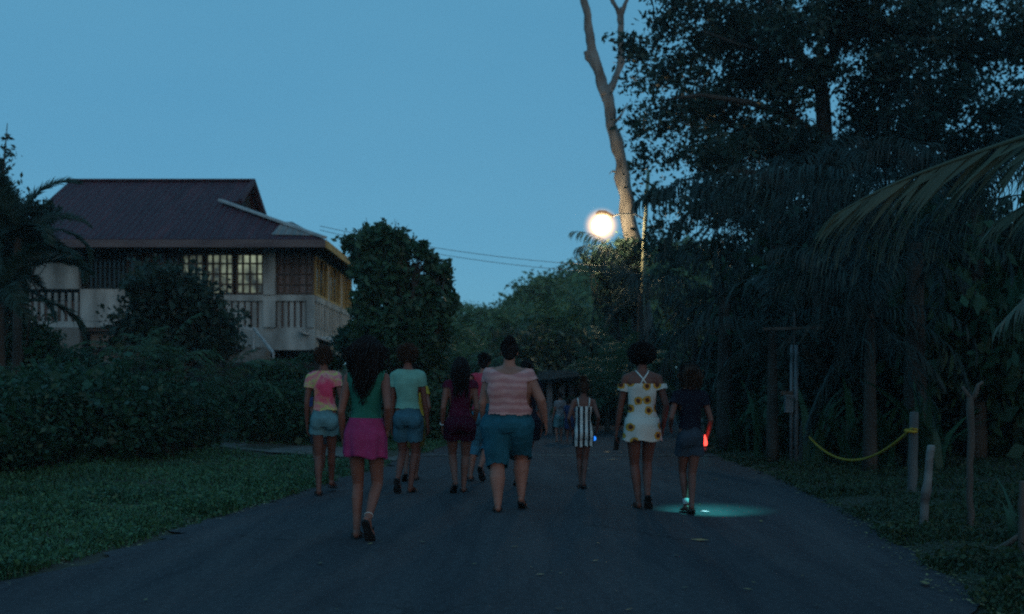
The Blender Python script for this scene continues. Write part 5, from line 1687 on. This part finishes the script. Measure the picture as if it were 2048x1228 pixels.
def top(f, mat, hem=0.90, neck=1.40, sleeve=0.45, infl=0.012, sl_infl=0.016, neck_r=0.075, flare=0.0, voxel=0.009, sleeveless_w=None, off_shoulder=None, scoop=None, name='top', fold=0.0055, sleeve_min=None):
    s = f.s; mb = MB()
    tr = torso_rings(s, f.w, f.hip, infl)
    tr = [[(x * (1 + flare * max(0, (1.05 * s - z)) / s), y * (1 + flare * max(0, (1.05 * s - z)) / s), z + f.dz) for x, y, z in r] for r in tr]
    mb.rings(tr)
    for sg in (-1, 1):
        mb.ell((sg * 0.075 * s * f.w, 0.075 * s, 1.20 * s + f.dz), ((0.062 * f.w + infl) * s, (0.055 * f.w + infl) * s, (0.062 + infl) * s))
        mb.ell((sg * 0.078 * s * f.hip, -0.046 * s * f.hip, 0.835 * s + f.dz), ((0.080 * f.hip + infl) * s, (0.072 * f.hip + infl) * s, (0.088 + infl) * s))
        a = f.arms[0 if sg < 0 else 1]
        sh, el = a[0], a[1]
        if sleeve > 0 or sleeveless_w:
            mb.capsule((0, 0, 1.385 * s + f.dz), (0.045 + infl * .7) * s, sh, (0.044 * (0.6 + 0.4 * f.w) + infl) * s)
        if sleeve > 0:
            mb.capsule(sh, (0.047 * f.limb + sl_infl) * s, sh.lerp(el, min(1.0, sleeve + 0.15)), (0.043 * f.limb + sl_infl * 1.3) * s)
    me = remeshed(mb, voxel, 3, name)
    arms = [(a[0], (a[1] - a[0]).normalized(), (a[1] - a[0]).length) for a in f.arms]
    zh, zn = hem * s + f.dz, neck * s + f.dz
    def pred(x, y, z):
        p = Vector((x, y, z))
        if z < zh + 0.006 * math.sin(x * 40): return True
        if off_shoulder is not None:
            if z > off_shoulder * s + f.dz: return True
        else:
            if z > zn: return True
            if scoop and z > scoop[0] * s + f.dz + scoop[1] * x * x / s and abs(x) < 0.17 * s: return True
            if math.hypot(x / (neck_r * s), (y - 0.01) / (neck_r * 0.85 * s)) < 1 and z > 1.33 * s + f.dz: return True
        for i, (sh, d, L) in enumerate(arms):
            q = (p - sh); t = q.dot(d)
            rad = (q - d * t).length
            if sleeve > 0 and rad < 0.085 * s * max(1, f.limb) and t > sleeve * L and abs(x) > 0.115 * s * min(1, f.w): return True
            if sleeveless_w and abs(x) > sleeveless_w * s and z > 1.2 * s + f.dz: return True
        return False
    cull(me, pred)
    ripple(me, fold, seed=f.X)
    o = link_mesh(name, me, M[mat], f.root, True)
    return o

def bottoms(f, mat, waist=1.02, length=0.45, ease=0.014, voxel=0.009, name='shorts', fold=0.005, flare=0.0):
    """shorts covering the fraction length of the thigh (over 1 goes below the knee)"""
    s = f.s; mb = MB()
    tr = torso_rings(s, f.w, f.hip, ease, z1=1.12)
    tq = 0.85 * ease / (0.15 * max(f.w, 0.9))
    def tap(z): return 1 - tq * min(1, max(0, (z / s - 0.86) / 0.08))
    mb.rings([[(x * tap(z), y * tap(z), z + f.dz) for x, y, z in r] for r in tr])
    cuts = []
    for i, sg in enumerate((-1, 1)):
        mb.ell((sg * 0.078 * s * f.hip, -0.046 * s * f.hip, 0.835 * s + f.dz), ((0.080 * f.hip + ease) * s, (0.072 * f.hip + ease) * s, (0.090 + ease) * s))
        hj, kn, an = f.legs[i][:3]
        r0 = (0.086 * f.limb * (0.5 + 0.5 * f.hip) + ease) * s; r1 = (0.073 * f.limb + ease * 1.6) * s; r2 = (0.051 * (f.limb * .8 + .2) + ease * 2) * s
        mb.capsule(hj, r0, hj.lerp(kn, 0.45), r1 * (1 + flare))
        if length <= 1:
            mb.capsule(hj.lerp(kn, 0.45), r1 * (1 + flare), hj.lerp(kn, min(1, max(0.5, length + 0.2))), (r1 * (1 - length) + r2 * length) * (1 + flare))
            t = length; c = hj.lerp(kn, t); d = (kn - hj).normalized()
        else:
            mb.capsule(hj.lerp(kn, 0.45), r1, kn, r2)
            mb.capsule(kn, r2, kn.lerp(an, min(1, length - 1 + 0.15)), r2 * 0.98)
            c = kn.lerp(an, length - 1); d = (an - kn).normalized()
        cuts.append((c, d))
    me = remeshed(mb, voxel, 3, name)
    zw = waist * s + f.dz
    def pred(x, y, z):
        if z > zw: return True
        p = Vector((x, y, z))
        i = 0 if abs(x - f.legs[0][1].x) < abs(x - f.legs[1][1].x) else 1
        c, d = cuts[i]
        if (p - c).dot(d) > 0.004 * math.sin(x * 90 + y * 50): return True
        return False
    cull(me, pred)
    ripple(me, fold, seed=f.X + 2)
    return link_mesh(name, me, M[mat], f.root, True)

def skirt(f, mat, waist=1.0, hem=0.68, hw=0.205, hd=0.17, folds=9, amp=0.012, name='skirt', asym=0.0, top_infl=0.015):
    s = f.s; mb = MB(); n = 96; rs = []
    base = torso_rings(1.0, f.w, f.hip, top_infl, nseg=n)
    def ring_at(z):
        for a, b_ in zip(base, base[1:]):
            if a[0][2] <= z <= b_[0][2]:
                t = (z - a[0][2]) / (b_[0][2] - a[0][2])
                return [(p[0] * (1 - t) + q[0] * t, p[1] * (1 - t) + q[1] * t) for p, q in zip(a, b_)]
        return None
    K = 18
    for k in range(K + 1):
        t = k / K
        z = waist + (hem - waist) * t
        ring = []
        zz = max(z, 0.86)
        r = ring_at(zz)
        tt = max(0, (0.86 - z) / max(0.86 - hem, 0.01)) if z < 0.86 else 0
        for j in range(n):
            a = 2 * math.pi * j / n
            x, y = r[j]
            gx, gy = hw * math.cos(a), hd * math.sin(a) - 0.01
            if z < 0.86:
                x, y = x * (1 - tt) + gx * tt, (y - 0.0) * (1 - tt) + gy * tt
            if math.sin(a) < 0 and 0.74 < z < 0.93:     # seat
                bz = 1 - abs(z - 0.84) / 0.1
                y -= 0.012 * max(0, bz) * f.hip * abs(math.sin(a))
            rf = 1 + (amp / 0.18) * (t ** 1.3) * math.sin(folds * a + 0.7 * math.sin(2 * a) + f.X)
            zo = 0.010 * math.sin(5 * a + 1) * t + asym * t * (math.cos(a) if math.sin(a) < 0.3 else 0)
            ring.append((x * rf * s, y * rf * s, (z - zo) * s + f.dz))
        rs.append(ring)
    mb.rings(rs, cap=False)
    o = mb.build(name, M[mat], f.root, True)
    md = o.modifiers.new('thickness', 'SOLIDIFY'); md.thickness = 0.004; md.offset = 0
    return o

# hair
def strands_to(mb, paths, r0, r1, seg=4):
    for p in paths:
        n = len(p)
        mb.tube(p, [r0 + (r1 - r0) * i / (n - 1) for i in range(n)], seg)

def hair_long(f, mat, length, width=0.10, seed=0, n=330, wave=0.012, spread=1.3, vol=1.12, name='hair', vee=0.0):
    """long loose hair falling from the scalp down the back"""
    r = random.Random(seed); s = f.s; mb = MB(); hc = f.hc
    mb.ell(hc + Vector((0, -0.012 * s, 0.016 * s)), (0.083 * s * vol, 0.099 * s * vol, 0.098 * s * vol), None, 20, 12)
    paths = []
    for i in range(n):
        a = r.uniform(math.radians(175), math.radians(365))       # around the back half
        el = r.uniform(0.05, 1.35)
        rx, ry, rz = 0.086 * vol, 0.100 * vol, 0.100 * vol
        p = Vector((rx * math.cos(a) * math.cos(el), ry * math.sin(a) * math.cos(el) - 0.012, rz * math.sin(el) + 0.016)) * s + hc
        L = length * s * r.uniform(0.72, 1.0) * (1 - vee * min(1, abs(p.x - hc.x) / (0.085 * s)) ** 1.5)
        ph = r.uniform(0, 6.28); fq = r.uniform(9, 14)
        steps = 12; path = [p]
        ox = (p.x - hc.x)
        tx = ox * spread * r.uniform(0.7, 1.25) + r.gauss(0, 0.006)
        ty = -0.105 * s - abs(r.gauss(0, 0.022)) * s
        for k in range(1, steps + 1):
            t = k / steps
            z = p.z - L * t
            m_ = min(1, t * 3.2)
            back = ty if abs(tx) < 0.11 * s else ty * 0.55
            # taper in to a narrower fall towards the tip
            xx = ox * (1 - m_) + tx * m_ * (1 - 0.25 * t)
            xx = max(-width * s * (1 + .2 * math.sin(ph)), min(width * s * (1 + .2 * math.cos(ph)), xx)) if t > 0.35 else xx
            yy = (p.y - hc.y) * (1 - m_) + back * m_ - 0.010 * s * math.sin(3 * t)
            w_ = wave * s * (0.3 + t)
            path.append(Vector((hc.x + xx + w_ * math.sin(fq * t * L * 2.2 + ph), hc.y + yy + w_ * math.cos(fq * t * L * 2.0 + ph), z)))
        paths.append(path)
    strands_to(mb, paths, 0.009 * s, 0.003 * s)
    return mb.build(name, M[mat], f.root, True)

def hair_afro(f, mat, rx, ry, rz, cz=0.03, cy=-0.02, n=1100, L=0.045, seed=0, name='hair', curl=0.5):
    r = random.Random(seed); s = f.s; mb = MB()
    c = f.hc + Vector((0, cy * s, cz * s))
    mb.ell(c, (rx * s * 0.86, ry * s * 0.86, rz * s * 0.86), None, 20, 12)
    for i in range(n):
        d = Vector((r.gauss(0, 1), r.gauss(0, 1), r.gauss(0, 1))).normalized()
        if d.y > 0.55 and d.z < 0.45: continue
        p = c + Vector((d.x * rx, d.y * ry, d.z * rz)) * 0.82 * s
        path = [p]; dd = d.copy()
        for k in range(3):
            dd = (dd + Vector((r.gauss(0, curl), r.gauss(0, curl), r.gauss(0, curl) - 0.1))).normalized()
            path.append(path[-1] + dd * L * s / 3 * r.uniform(0.6, 1.3))
        mb.tube(path, [0.008 * s, 0.008 * s, 0.006 * s, 0.002 * s], 4)
    return mb.build(name, M[mat], f.root, True)

def hair_bun(f, mat, bun=0.05, bz=0.105, by=-0.05, seed=0, nape=True, fuzzy=0.6):
    r = random.Random(seed); s = f.s; mb = MB()
    mb.ell(f.hc + Vector((0, -0.014 * s, 0.018 * s)), (0.081 * s, 0.096 * s, 0.096 * s), None, 20, 12)
    mb.ell(f.hc + Vector((0, -0.055 * s, -0.035 * s)), (0.055 * s, 0.045 * s, 0.06 * s), None, 14, 8)
    c = f.hc + Vector((0, by * s, bz * s))
    mb.ell(c, (bun * s * .85, bun * s * .85, bun * 0.85 * s), None, 14, 9)
    for i in range(420):
        d = Vector((r.gauss(0, 1), r.gauss(0, 1), r.gauss(0, 1))).normalized()
        if i % 3 == 0:
            p = f.hc + Vector((d.x * 0.08, d.y * 0.093 - 0.014, d.z * 0.094 + 0.018)) * s
            if d.y > 0.3 or d.z < -0.2: continue
            L = 0.018
        else:
            p = c + d * bun * 0.82 * s; L = 0.03 * fuzzy
        dd = d; path = [p]
        for k in range(3):
            dd = (dd + Vector((r.gauss(0, .6), r.gauss(0, .6), r.gauss(0, .6)))).normalized()
            path.append(path[-1] + dd * L * s / 2)
        mb.tube(path, [0.006 * s, 0.006 * s, 0.005 * s, 0.002 * s], 4)
    return mb.build('hair', M[mat], f.root, True)

def strap(f, pts, r, mat, name='strap'):
    mb = MB(); s = f.s
    mb.tube([Vector((x * s, y * s, z * s + f.dz)) for x, y, z in pts], r * s, 6)
    return mb.build(name, M[mat], f.root, True)

# --- 1 tie-dye girl
f = person('girl in tie-dye T-shirt and light denim shorts with a puffy bun of hair', 652, 11.3, 1.665,
           [(636, -0.10, 0, 0.0), (669, 0.35, 0, 0.15)], [(617, 862, 0.05), (690, 850, 0.1)], w=0.86, hip=0.90, limb=0.86, skin='skin_dark')
top(f, 'c_tiedye', hem=0.96, sleeve=0.42, infl=0.016, flare=0.15)
bottoms(f, 'c_denim_light', length=0.36, ease=0.018)
hair_afro(f, 'hair_brown', 0.098, 0.105, 0.110, cz=0.028, n=750, L=0.04, seed=1)
# --- 1b girl hidden ahead of her
f = person('mostly hidden child just ahead of the tie-dye girl with one dark flip-flop raised', 640, 12.9, 1.30,
           [(626, -0.25, 0.07, 1.1), (650, 0.2, 0, 0)], [(642, 850, 0.1), (668, 855, 0.0)], w=0.8, hip=0.82, limb=0.85, skin='skin_dark', voxel=0.009)
top(f, 'c_navy', hem=0.92, sleeve=0.4); bottoms(f, 'c_denim_dark', length=0.5); hair_bun(f, 'hair_black', 0.04, 0.09, -0.05, 3)

# --- 2 girl with long wavy hair, green top, pink skirt
f = person('girl with very long wavy hair, green sleeveless top and pink skirt', 727, 7.95, 1.605,
           [(713, -0.02, 0, 0.0), (733, -0.30, 0.015, 0.95)], [(679, 898, 0.08), (772, 880, 0.0)], w=0.88, hip=1.0, limb=0.90, skin='skin_brown', voxel=0.006)
top(f, 'c_green', hem=0.97, neck=1.39, sleeve=0, sleeveless_w=0.150, infl=0.012, flare=0.1)
skirt(f, 'c_pink', waist=1.00, hem=0.685, hw=0.172, hd=0.155, folds=9, amp=0.013, asym=0.012)
hair_long(f, 'hair_black', 0.50, width=0.15, seed=2, n=520, wave=0.020, spread=1.75, vol=1.13, vee=0.55)
mb = MB(); L = f.legs[0]
mb.tube([L[3](0.034 * math.cos(a), 0.034 * math.sin(a) - 0.002, 0.035) for a in [i * math.pi / 8 for i in range(17)]], 0.003, 6)
mb.build('anklet', M['c_white'], f.root, True)

# --- 3 teal tee girl
f = person('girl in pale teal T-shirt and knee-length blue denim shorts with short puffy hair', 818, 11.5, 1.685,
           [(797, -0.25, 0.02, 0.85), (821, 0.0, 0, 0.0)], [(782, 868, 0.05), (858, 868, 0.1)], w=0.95, hip=0.95, limb=0.92, skin='skin_dark', head_turn=0.3)
top(f, 'c_teal', hem=0.965, sleeve=0.40, infl=0.016, flare=0.1)
bottoms(f, 'c_denim', length=0.60, ease=0.02)
hair_afro(f, 'hair_brown', 0.115, 0.105, 0.105, cz=0.035, n=850, L=0.045, seed=4)
# --- 3b hidden girl ahead, olive shorts
f = person('girl in yellow top and olive shorts almost hidden ahead of the teal T-shirt', 826, 13.0, 1.50,
           [(808, -0.2, 0.01, 0.5), (833, 0.1, 0, 0.0)], [(800, 862, 0.1), (852, 850, 0.05)], w=0.9, hip=0.95, limb=0.9, skin='skin_brown', voxel=0.009)
top(f, 'c_yellow', hem=0.95, sleeve=0.35); bottoms(f, 'c_olive', length=0.85, ease=0.022); hair_bun(f, 'hair_black', 0.04, 0.09, -0.05, 5)

# --- 4 maroon girl
f = person('girl in maroon top and shorts with long dark hair and a wrist watch', 917, 11.45, 1.555,
           [(908, -0.12, 0.01, 0.5), (928, 0.06, 0, 0.0)], [(882, 866, 0.05), (948, 860, 0.1)], w=1.0, hip=1.10, limb=1.0, skin='skin_brown', head_turn=-0.25)
top(f, 'c_maroon', hem=0.95, neck=1.39, sleeve=0.16, infl=0.014)
bottoms(f, 'c_maroon2', length=0.42, ease=0.022)
hair_long(f, 'hair_black', 0.46, width=0.11, seed=6, n=300, wave=0.010, spread=1.2, vol=1.05)
mb = MB(); a = f.arms[0]; c = a[2] - a[3] * 0.02
mb.tube([c + a[4] * 0.026 * math.cos(t) + a[5] * 0.028 * math.sin(t) for t in [i * math.pi / 8 for i in range(17)]], 0.009, 6)
mb.build('watch', M['c_sock'], f.root, True)
# --- 4b woman with arm round the maroon girl
f = person('woman in red top and blue trousers with her arm round the maroon girl', 968, 12.9, 1.665,
           [(941, 0.0, 0, 0.1), (963, -0.25, 0.04, 0.9)], [(922, 765, -0.95), (1000, 870, 0.1)], w=1.0, hip=1.0, limb=0.95, skin='skin_mid', voxel=0.009, head_turn=0.35, elbow_out=0.8)
top(f, 'c_red', hem=0.93, sleeve=0.35, infl=0.016); bottoms(f, 'c_blue', length=1.35, ease=0.012)
hair_bun(f, 'hair_black', 0.04, 0.06, -0.09, 7)

# --- 5 woman in pink lace top
f = person('heavy woman in pink lace blouse and knee-length teal denim shorts', 1010, 9.75, 1.675,
           [(996, -0.12, 0, 0.0), (1041, 0.10, 0.01, 0.35)], [(962, 868, 0.12), (1092, 858, 0.05)], w=1.52, hip=1.24, limb=1.5, skin='skin_mid', voxel=0.0065, shoulder=0.84, elbow_out=0.5, drop=0.02)
top(f, 'c_lace', hem=0.945, neck=1.385, sleeve=0.34, infl=0.021, neck_r=0.145, scoop=(1.325, 2.2), flare=0.05)
bottoms(f, 'c_denim_teal', waist=1.04, length=1.02, ease=0.017)
hair_bun(f, 'hair_black', 0.054, 0.088, -0.050, 8, fuzzy=0.6)
# --- 5b person ahead of her on the right
f = person('girl in black with dark shorts half hidden ahead of the pink blouse', 1052, 12.3, 1.545,
           [(1036, -0.1, 0.02, 0.6), (1050, 0.05, 0, 0.0)], [(1032, 868, 0.1), (1082, 868, 0.0)], w=0.95, hip=1.05, limb=0.95, skin='skin_brown', voxel=0.009)
top(f, 'c_black', hem=0.88, sleeve=0.4, infl=0.02, flare=.15); bottoms(f, 'c_black', length=0.5, ease=0.03, flare=0.1)
hair_bun(f, 'hair_black', 0.035, 0.05, -0.09, 9)

# --- 6 far children
f = person('distant child with a patterned shirt and pale shorts by the shelter posts', 1118, 22.6, 1.13,
           [(1112, -0.1, 0, 0.1), (1124, 0.1, 0, 0.0)], [(1103, 848, 0.05), (1134, 848, 0.0)], w=0.95, hip=0.9, limb=0.9, skin='skin_mid', voxel=0.014, shoes=None)
top(f, 'c_pattern', hem=0.86, sleeve=0.45, infl=0.02, voxel=0.014); bottoms(f, 'c_denim_light', length=0.8, ease=0.03, voxel=0.014)
hair_bun(f, 'hair_black', 0.03, 0.04, -0.03, 10)
f = person('distant small child in dark blue walking beside the striped girl', 1140, 22.0, 1.0,
           [(1136, -0.1, 0, 0.1), (1144, 0.1, 0, 0.0)], [(1129, 856, 0.05), (1152, 856, 0.0)], w=0.95, hip=0.9, limb=0.9, skin='skin_dark', voxel=0.014, shoes=None)
top(f, 'c_navy', hem=0.8, sleeve=0.45, infl=0.02, voxel=0.014); bottoms(f, 'c_navy', length=0.7, ease=0.03, voxel=0.014)
hair_bun(f, 'hair_black', 0.03, 0.04, -0.03, 11)

# --- 7 striped girl
f = person('small girl in black and white striped romper with her hair in a high bun', 1167, 12.0, 1.30,
           [(1162, -0.02, 0, 0.05), (1167, -0.14, 0.0, 0.25)], [(1137, 860, 0.1), (1195, 872, -0.02)], w=0.86, hip=0.80, limb=0.84, skin='skin_dark', voxel=0.006, held=(False, True))
top(f, 'c_stripe', hem=0.90, neck=1.30, sleeve=0, infl=0.012, off_shoulder=1.265, name='romper_top')
bottoms(f, 'c_stripe', length=0.42, ease=0.024, name='romper_shorts', flare=0.05)
for sg in (-1, 1):
    strap(f, [(sg * 0.075, -0.108 * .9, 1.25), (sg * 0.085, -0.092, 1.33), (sg * 0.09, -0.03, 1.385), (sg * 0.085, 0.06, 1.35), (sg * 0.075, 0.10, 1.26)], 0.010, 'c_white')
hair_bun(f, 'hair_brown', 0.052, 0.125, -0.035, 12)
a = f.arms[1]
pw = f.root.location + a[2] + a[3] * 0.085 * f.s + a[4] * 0.028
tl = empty('blue_light', pw, 0, 'small blue light held in the striped girl right hand', 'light')
M['blue_glow'] = mat_emit('blue_glow', (0.02, 0.24, 1.0), 1.3)
M['torch_black'] = mat_noise('torch_black', (0.015, 0.015, 0.015), (0.03, 0.03, 0.03), 8, 0.4)
mb = MB(); mb.tube([(0, 0.01, 0.05), (0, 0.01, -0.03)], [0.014, 0.017], 10); mb.build('case', M['torch_black'], tl, True)
mb = MB(); mb.ell((0, -0.015, -0.052), (0.027, 0.022, 0.029), None, 14, 9); mb.build('lens', M['blue_glow'], tl, True)

# --- 8 sunflower dress woman
f = person('woman in white off-shoulder dress printed with sunflowers, short round afro', 1284, 9.95, 1.625,
           [(1277, 0.0, 0, 0.0), (1297, -0.20, 0.01, 0.75)], [(1230, 880, 0.1), (1328, 872, 0.05)], w=1.02, hip=1.03, limb=0.95, skin='skin_dark', voxel=0.0065, held=(True, False), shoulder=1.02, elbow_out=.5)
top(f, 'c_sun', hem=0.90, sleeve=0.42, infl=0.013, sl_infl=0.022, off_shoulder=1.275, name='dress_top')
skirt(f, 'c_sun', waist=0.935, hem=0.70, hw=0.195, hd=0.16, folds=7, amp=0.010, name='dress_skirt', top_infl=0.016)
for sg in (-1, 1):
    strap(f, [(sg * -0.030, -0.112, 1.27), (sg * 0.005, -0.103, 1.325), (sg * 0.045, -0.075, 1.375), (sg * 0.062, -0.02, 1.405), (sg * 0.07, 0.05, 1.37), (sg * 0.08, 0.105, 1.27)], 0.009, 'c_white')
hair_afro(f, 'hair_black', 0.142, 0.120, 0.112, cz=0.034, n=1700, L=0.04, seed=13)
a = f.arms[0]
pw = f.root.location + a[2] + a[3] * 0.13 * f.s + a[4] * 0.022
ph = empty('phone', pw, 0, 'dark phone held low in the sunflower dress woman left hand', 'phone')
ph.rotation_euler = (0.1, 0.08, 0.55)
mb = MB(); mb.box(-0.034, 0.034, -0.005, 0.005, -0.085, 0.055)
o_ = mb.build('case', M['torch_black'], ph); bv = o_.modifiers.new('b', 'BEVEL'); bv.width = 0.004; bv.segments = 2
mb = MB(); mb.box(-0.030, 0.030, -0.0065, -0.0052, -0.080, 0.050); mb.build('screen', M['dark_glass'], ph)

# --- 9 girl in black with the torch
f = person('girl in black T-shirt and dark denim shorts with loose curly hair, holding the torch', 1380, 9.6, 1.415,
           [(1373, -0.02, 0, 0.1), (1384, -0.18, 0.0, 0.3)], [(1338, 868, 0.1), (1417, 884, 0.12)], w=0.88, hip=0.84, limb=0.86, skin='skin_dark', voxel=0.006, held=(False, True))
top(f, 'c_black', hem=0.96, sleeve=0.42, infl=0.016)
bottoms(f, 'c_denim_dark', length=0.42, ease=0.022, flare=0.05)
hair_afro(f, 'hair_black', 0.115, 0.105, 0.112, cz=0.015, n=850, L=0.055, seed=14)
hair_long(f, 'hair_brown', 0.20, width=0.115, seed=15, n=240, wave=0.016, spread=1.25, vol=1.2, name='loose_hair')
for i in (0, 1):
    hj, kn, an, fp, rm = f.legs[i]
    mb = MB(); mb.tube([an.lerp(kn, 0.17), an.lerp(kn, 0.05), an], [0.037 * f.s, 0.0355 * f.s, 0.036 * f.s], 14)
    if i == 0: mb.build('sock', M['c_sock'], f.root, True)
# torch: hand, body, added red glow for light through the fingers, lamp pointing at the road
a = f.arms[1]
pw = f.root.location + a[2] + a[3] * 0.075 * f.s + a[4] * 0.026
torch = empty('torch', pw, 0, 'torch in the girl in black right hand, added red finger glow, lighting the road cyan', 'torch')
M['finger_glow_red'] = mat_emit('finger_glow_red', (1.0, 0.07, 0.05), 2.6, (0.3, 0.02, 0.02))
mb = MB(); mb.tube([(0, 0, 0.045), (0, 0, -0.04)], [0.014, 0.017], 12); mb.build('handle', M['torch_black'], torch, True)
mb = MB()
prof = [(0.040, 0.003), (0.024, 0.008), (0.006, 0.014), (-0.014, 0.021), (-0.034, 0.026), (-0.054, 0.025), (-0.070, 0.016)]
mb.tube([(0.0, -0.045, z) for z, r in prof], [r for z, r in prof], 16); mb.build('finger_glow', M['finger_glow_red'], torch, True)
mb = MB(); mb.tube([(0.0, -0.04, -0.086), (0.0, -0.04, -0.11), (0, -0.04, -0.14)], [0.024, 0.028, 0.022], 16)
mb.build('head', M['torch_black'], torch, True)
tgt = Vector(((1420 - 1024) / F * 9.75, 9.80, 0))
src = Vector(pw) + Vector((0.0, -0.04, -0.145))
def spot(name, power, ang, blend, tgt_, src_, rad=0.01, col=(0.10, 0.95, 0.90)):
    ld = bpy.data.lights.new(name, 'SPOT'); lo = bpy.data.objects.new(name, ld); COL.objects.link(lo)
    ld.energy = power; ld.spot_size = math.radians(ang); ld.spot_blend = blend; ld.color = col; ld.shadow_soft_size = rad
    lo.location = src_
    lo.rotation_euler = (Vector(tgt_) - Vector(src_)).to_track_quat('-Z', 'Y').to_euler()
    return lo
spot('torch_beam', 32.0, 100, 0.6, tgt, src)
spot('torch_core', 300.0, 10, 1.0, ((1410 - 1024) / F * 9.74, 9.74, 0), src, col=(0.45, 1.0, 0.95))
rl = bpy.data.lights.new('finger_glow_light', 'POINT'); ro = bpy.data.objects.new('finger_glow_light', rl); COL.objects.link(ro)
rl.energy = 0.5; rl.color = (1, 0.04, 0.03); rl.shadow_soft_size = 0.02; ro.location = Vector(pw) + Vector((-0.01, -0.12, -0.03))  # added lamp: red spill of the glow at the fingers

# every walker leans and turns a little differently
ppl = [o_ for o_ in COL.objects if o_.get('category') == 'person']
rot = [(-0.020, 0.10), (0, 0.2), (0.022, -0.05), (-0.012, -0.12), (0.02, 0.1), (0.018, 0.10), (0, -0.1), (0.028, -0.03), (0.01, 0.15), (0.03, 0.2), (-0.02, -0.2)]
for o_, (ro_, ya_) in zip(ppl, rot):
    o_.rotation_euler = (0, ro_, ya_)
# ------------------------------------------------------------------ evening air
mb = MB(); mb.box(-130, 130, -30, 140, -2.5, 32)
hz_m = bpy.data.materials.new('haze'); hz_m.use_nodes = True
ntz = hz_m.node_tree; ntz.nodes.clear()
oz = ntz.nodes.new('ShaderNodeOutputMaterial'); pv = ntz.nodes.new('ShaderNodeVolumePrincipled')
pv.inputs['Color'].default_value = (0.8, 0.88, 0.95, 1); pv.inputs['Density'].default_value = 0.0008
ntz.links.new(pv.outputs[0], oz.inputs['Volume'])
hz = mb.build('haze', hz_m); tag(hz, kind='stuff')
hz['label'] = 'thin evening haze in the air'; hz['category'] = 'haze'
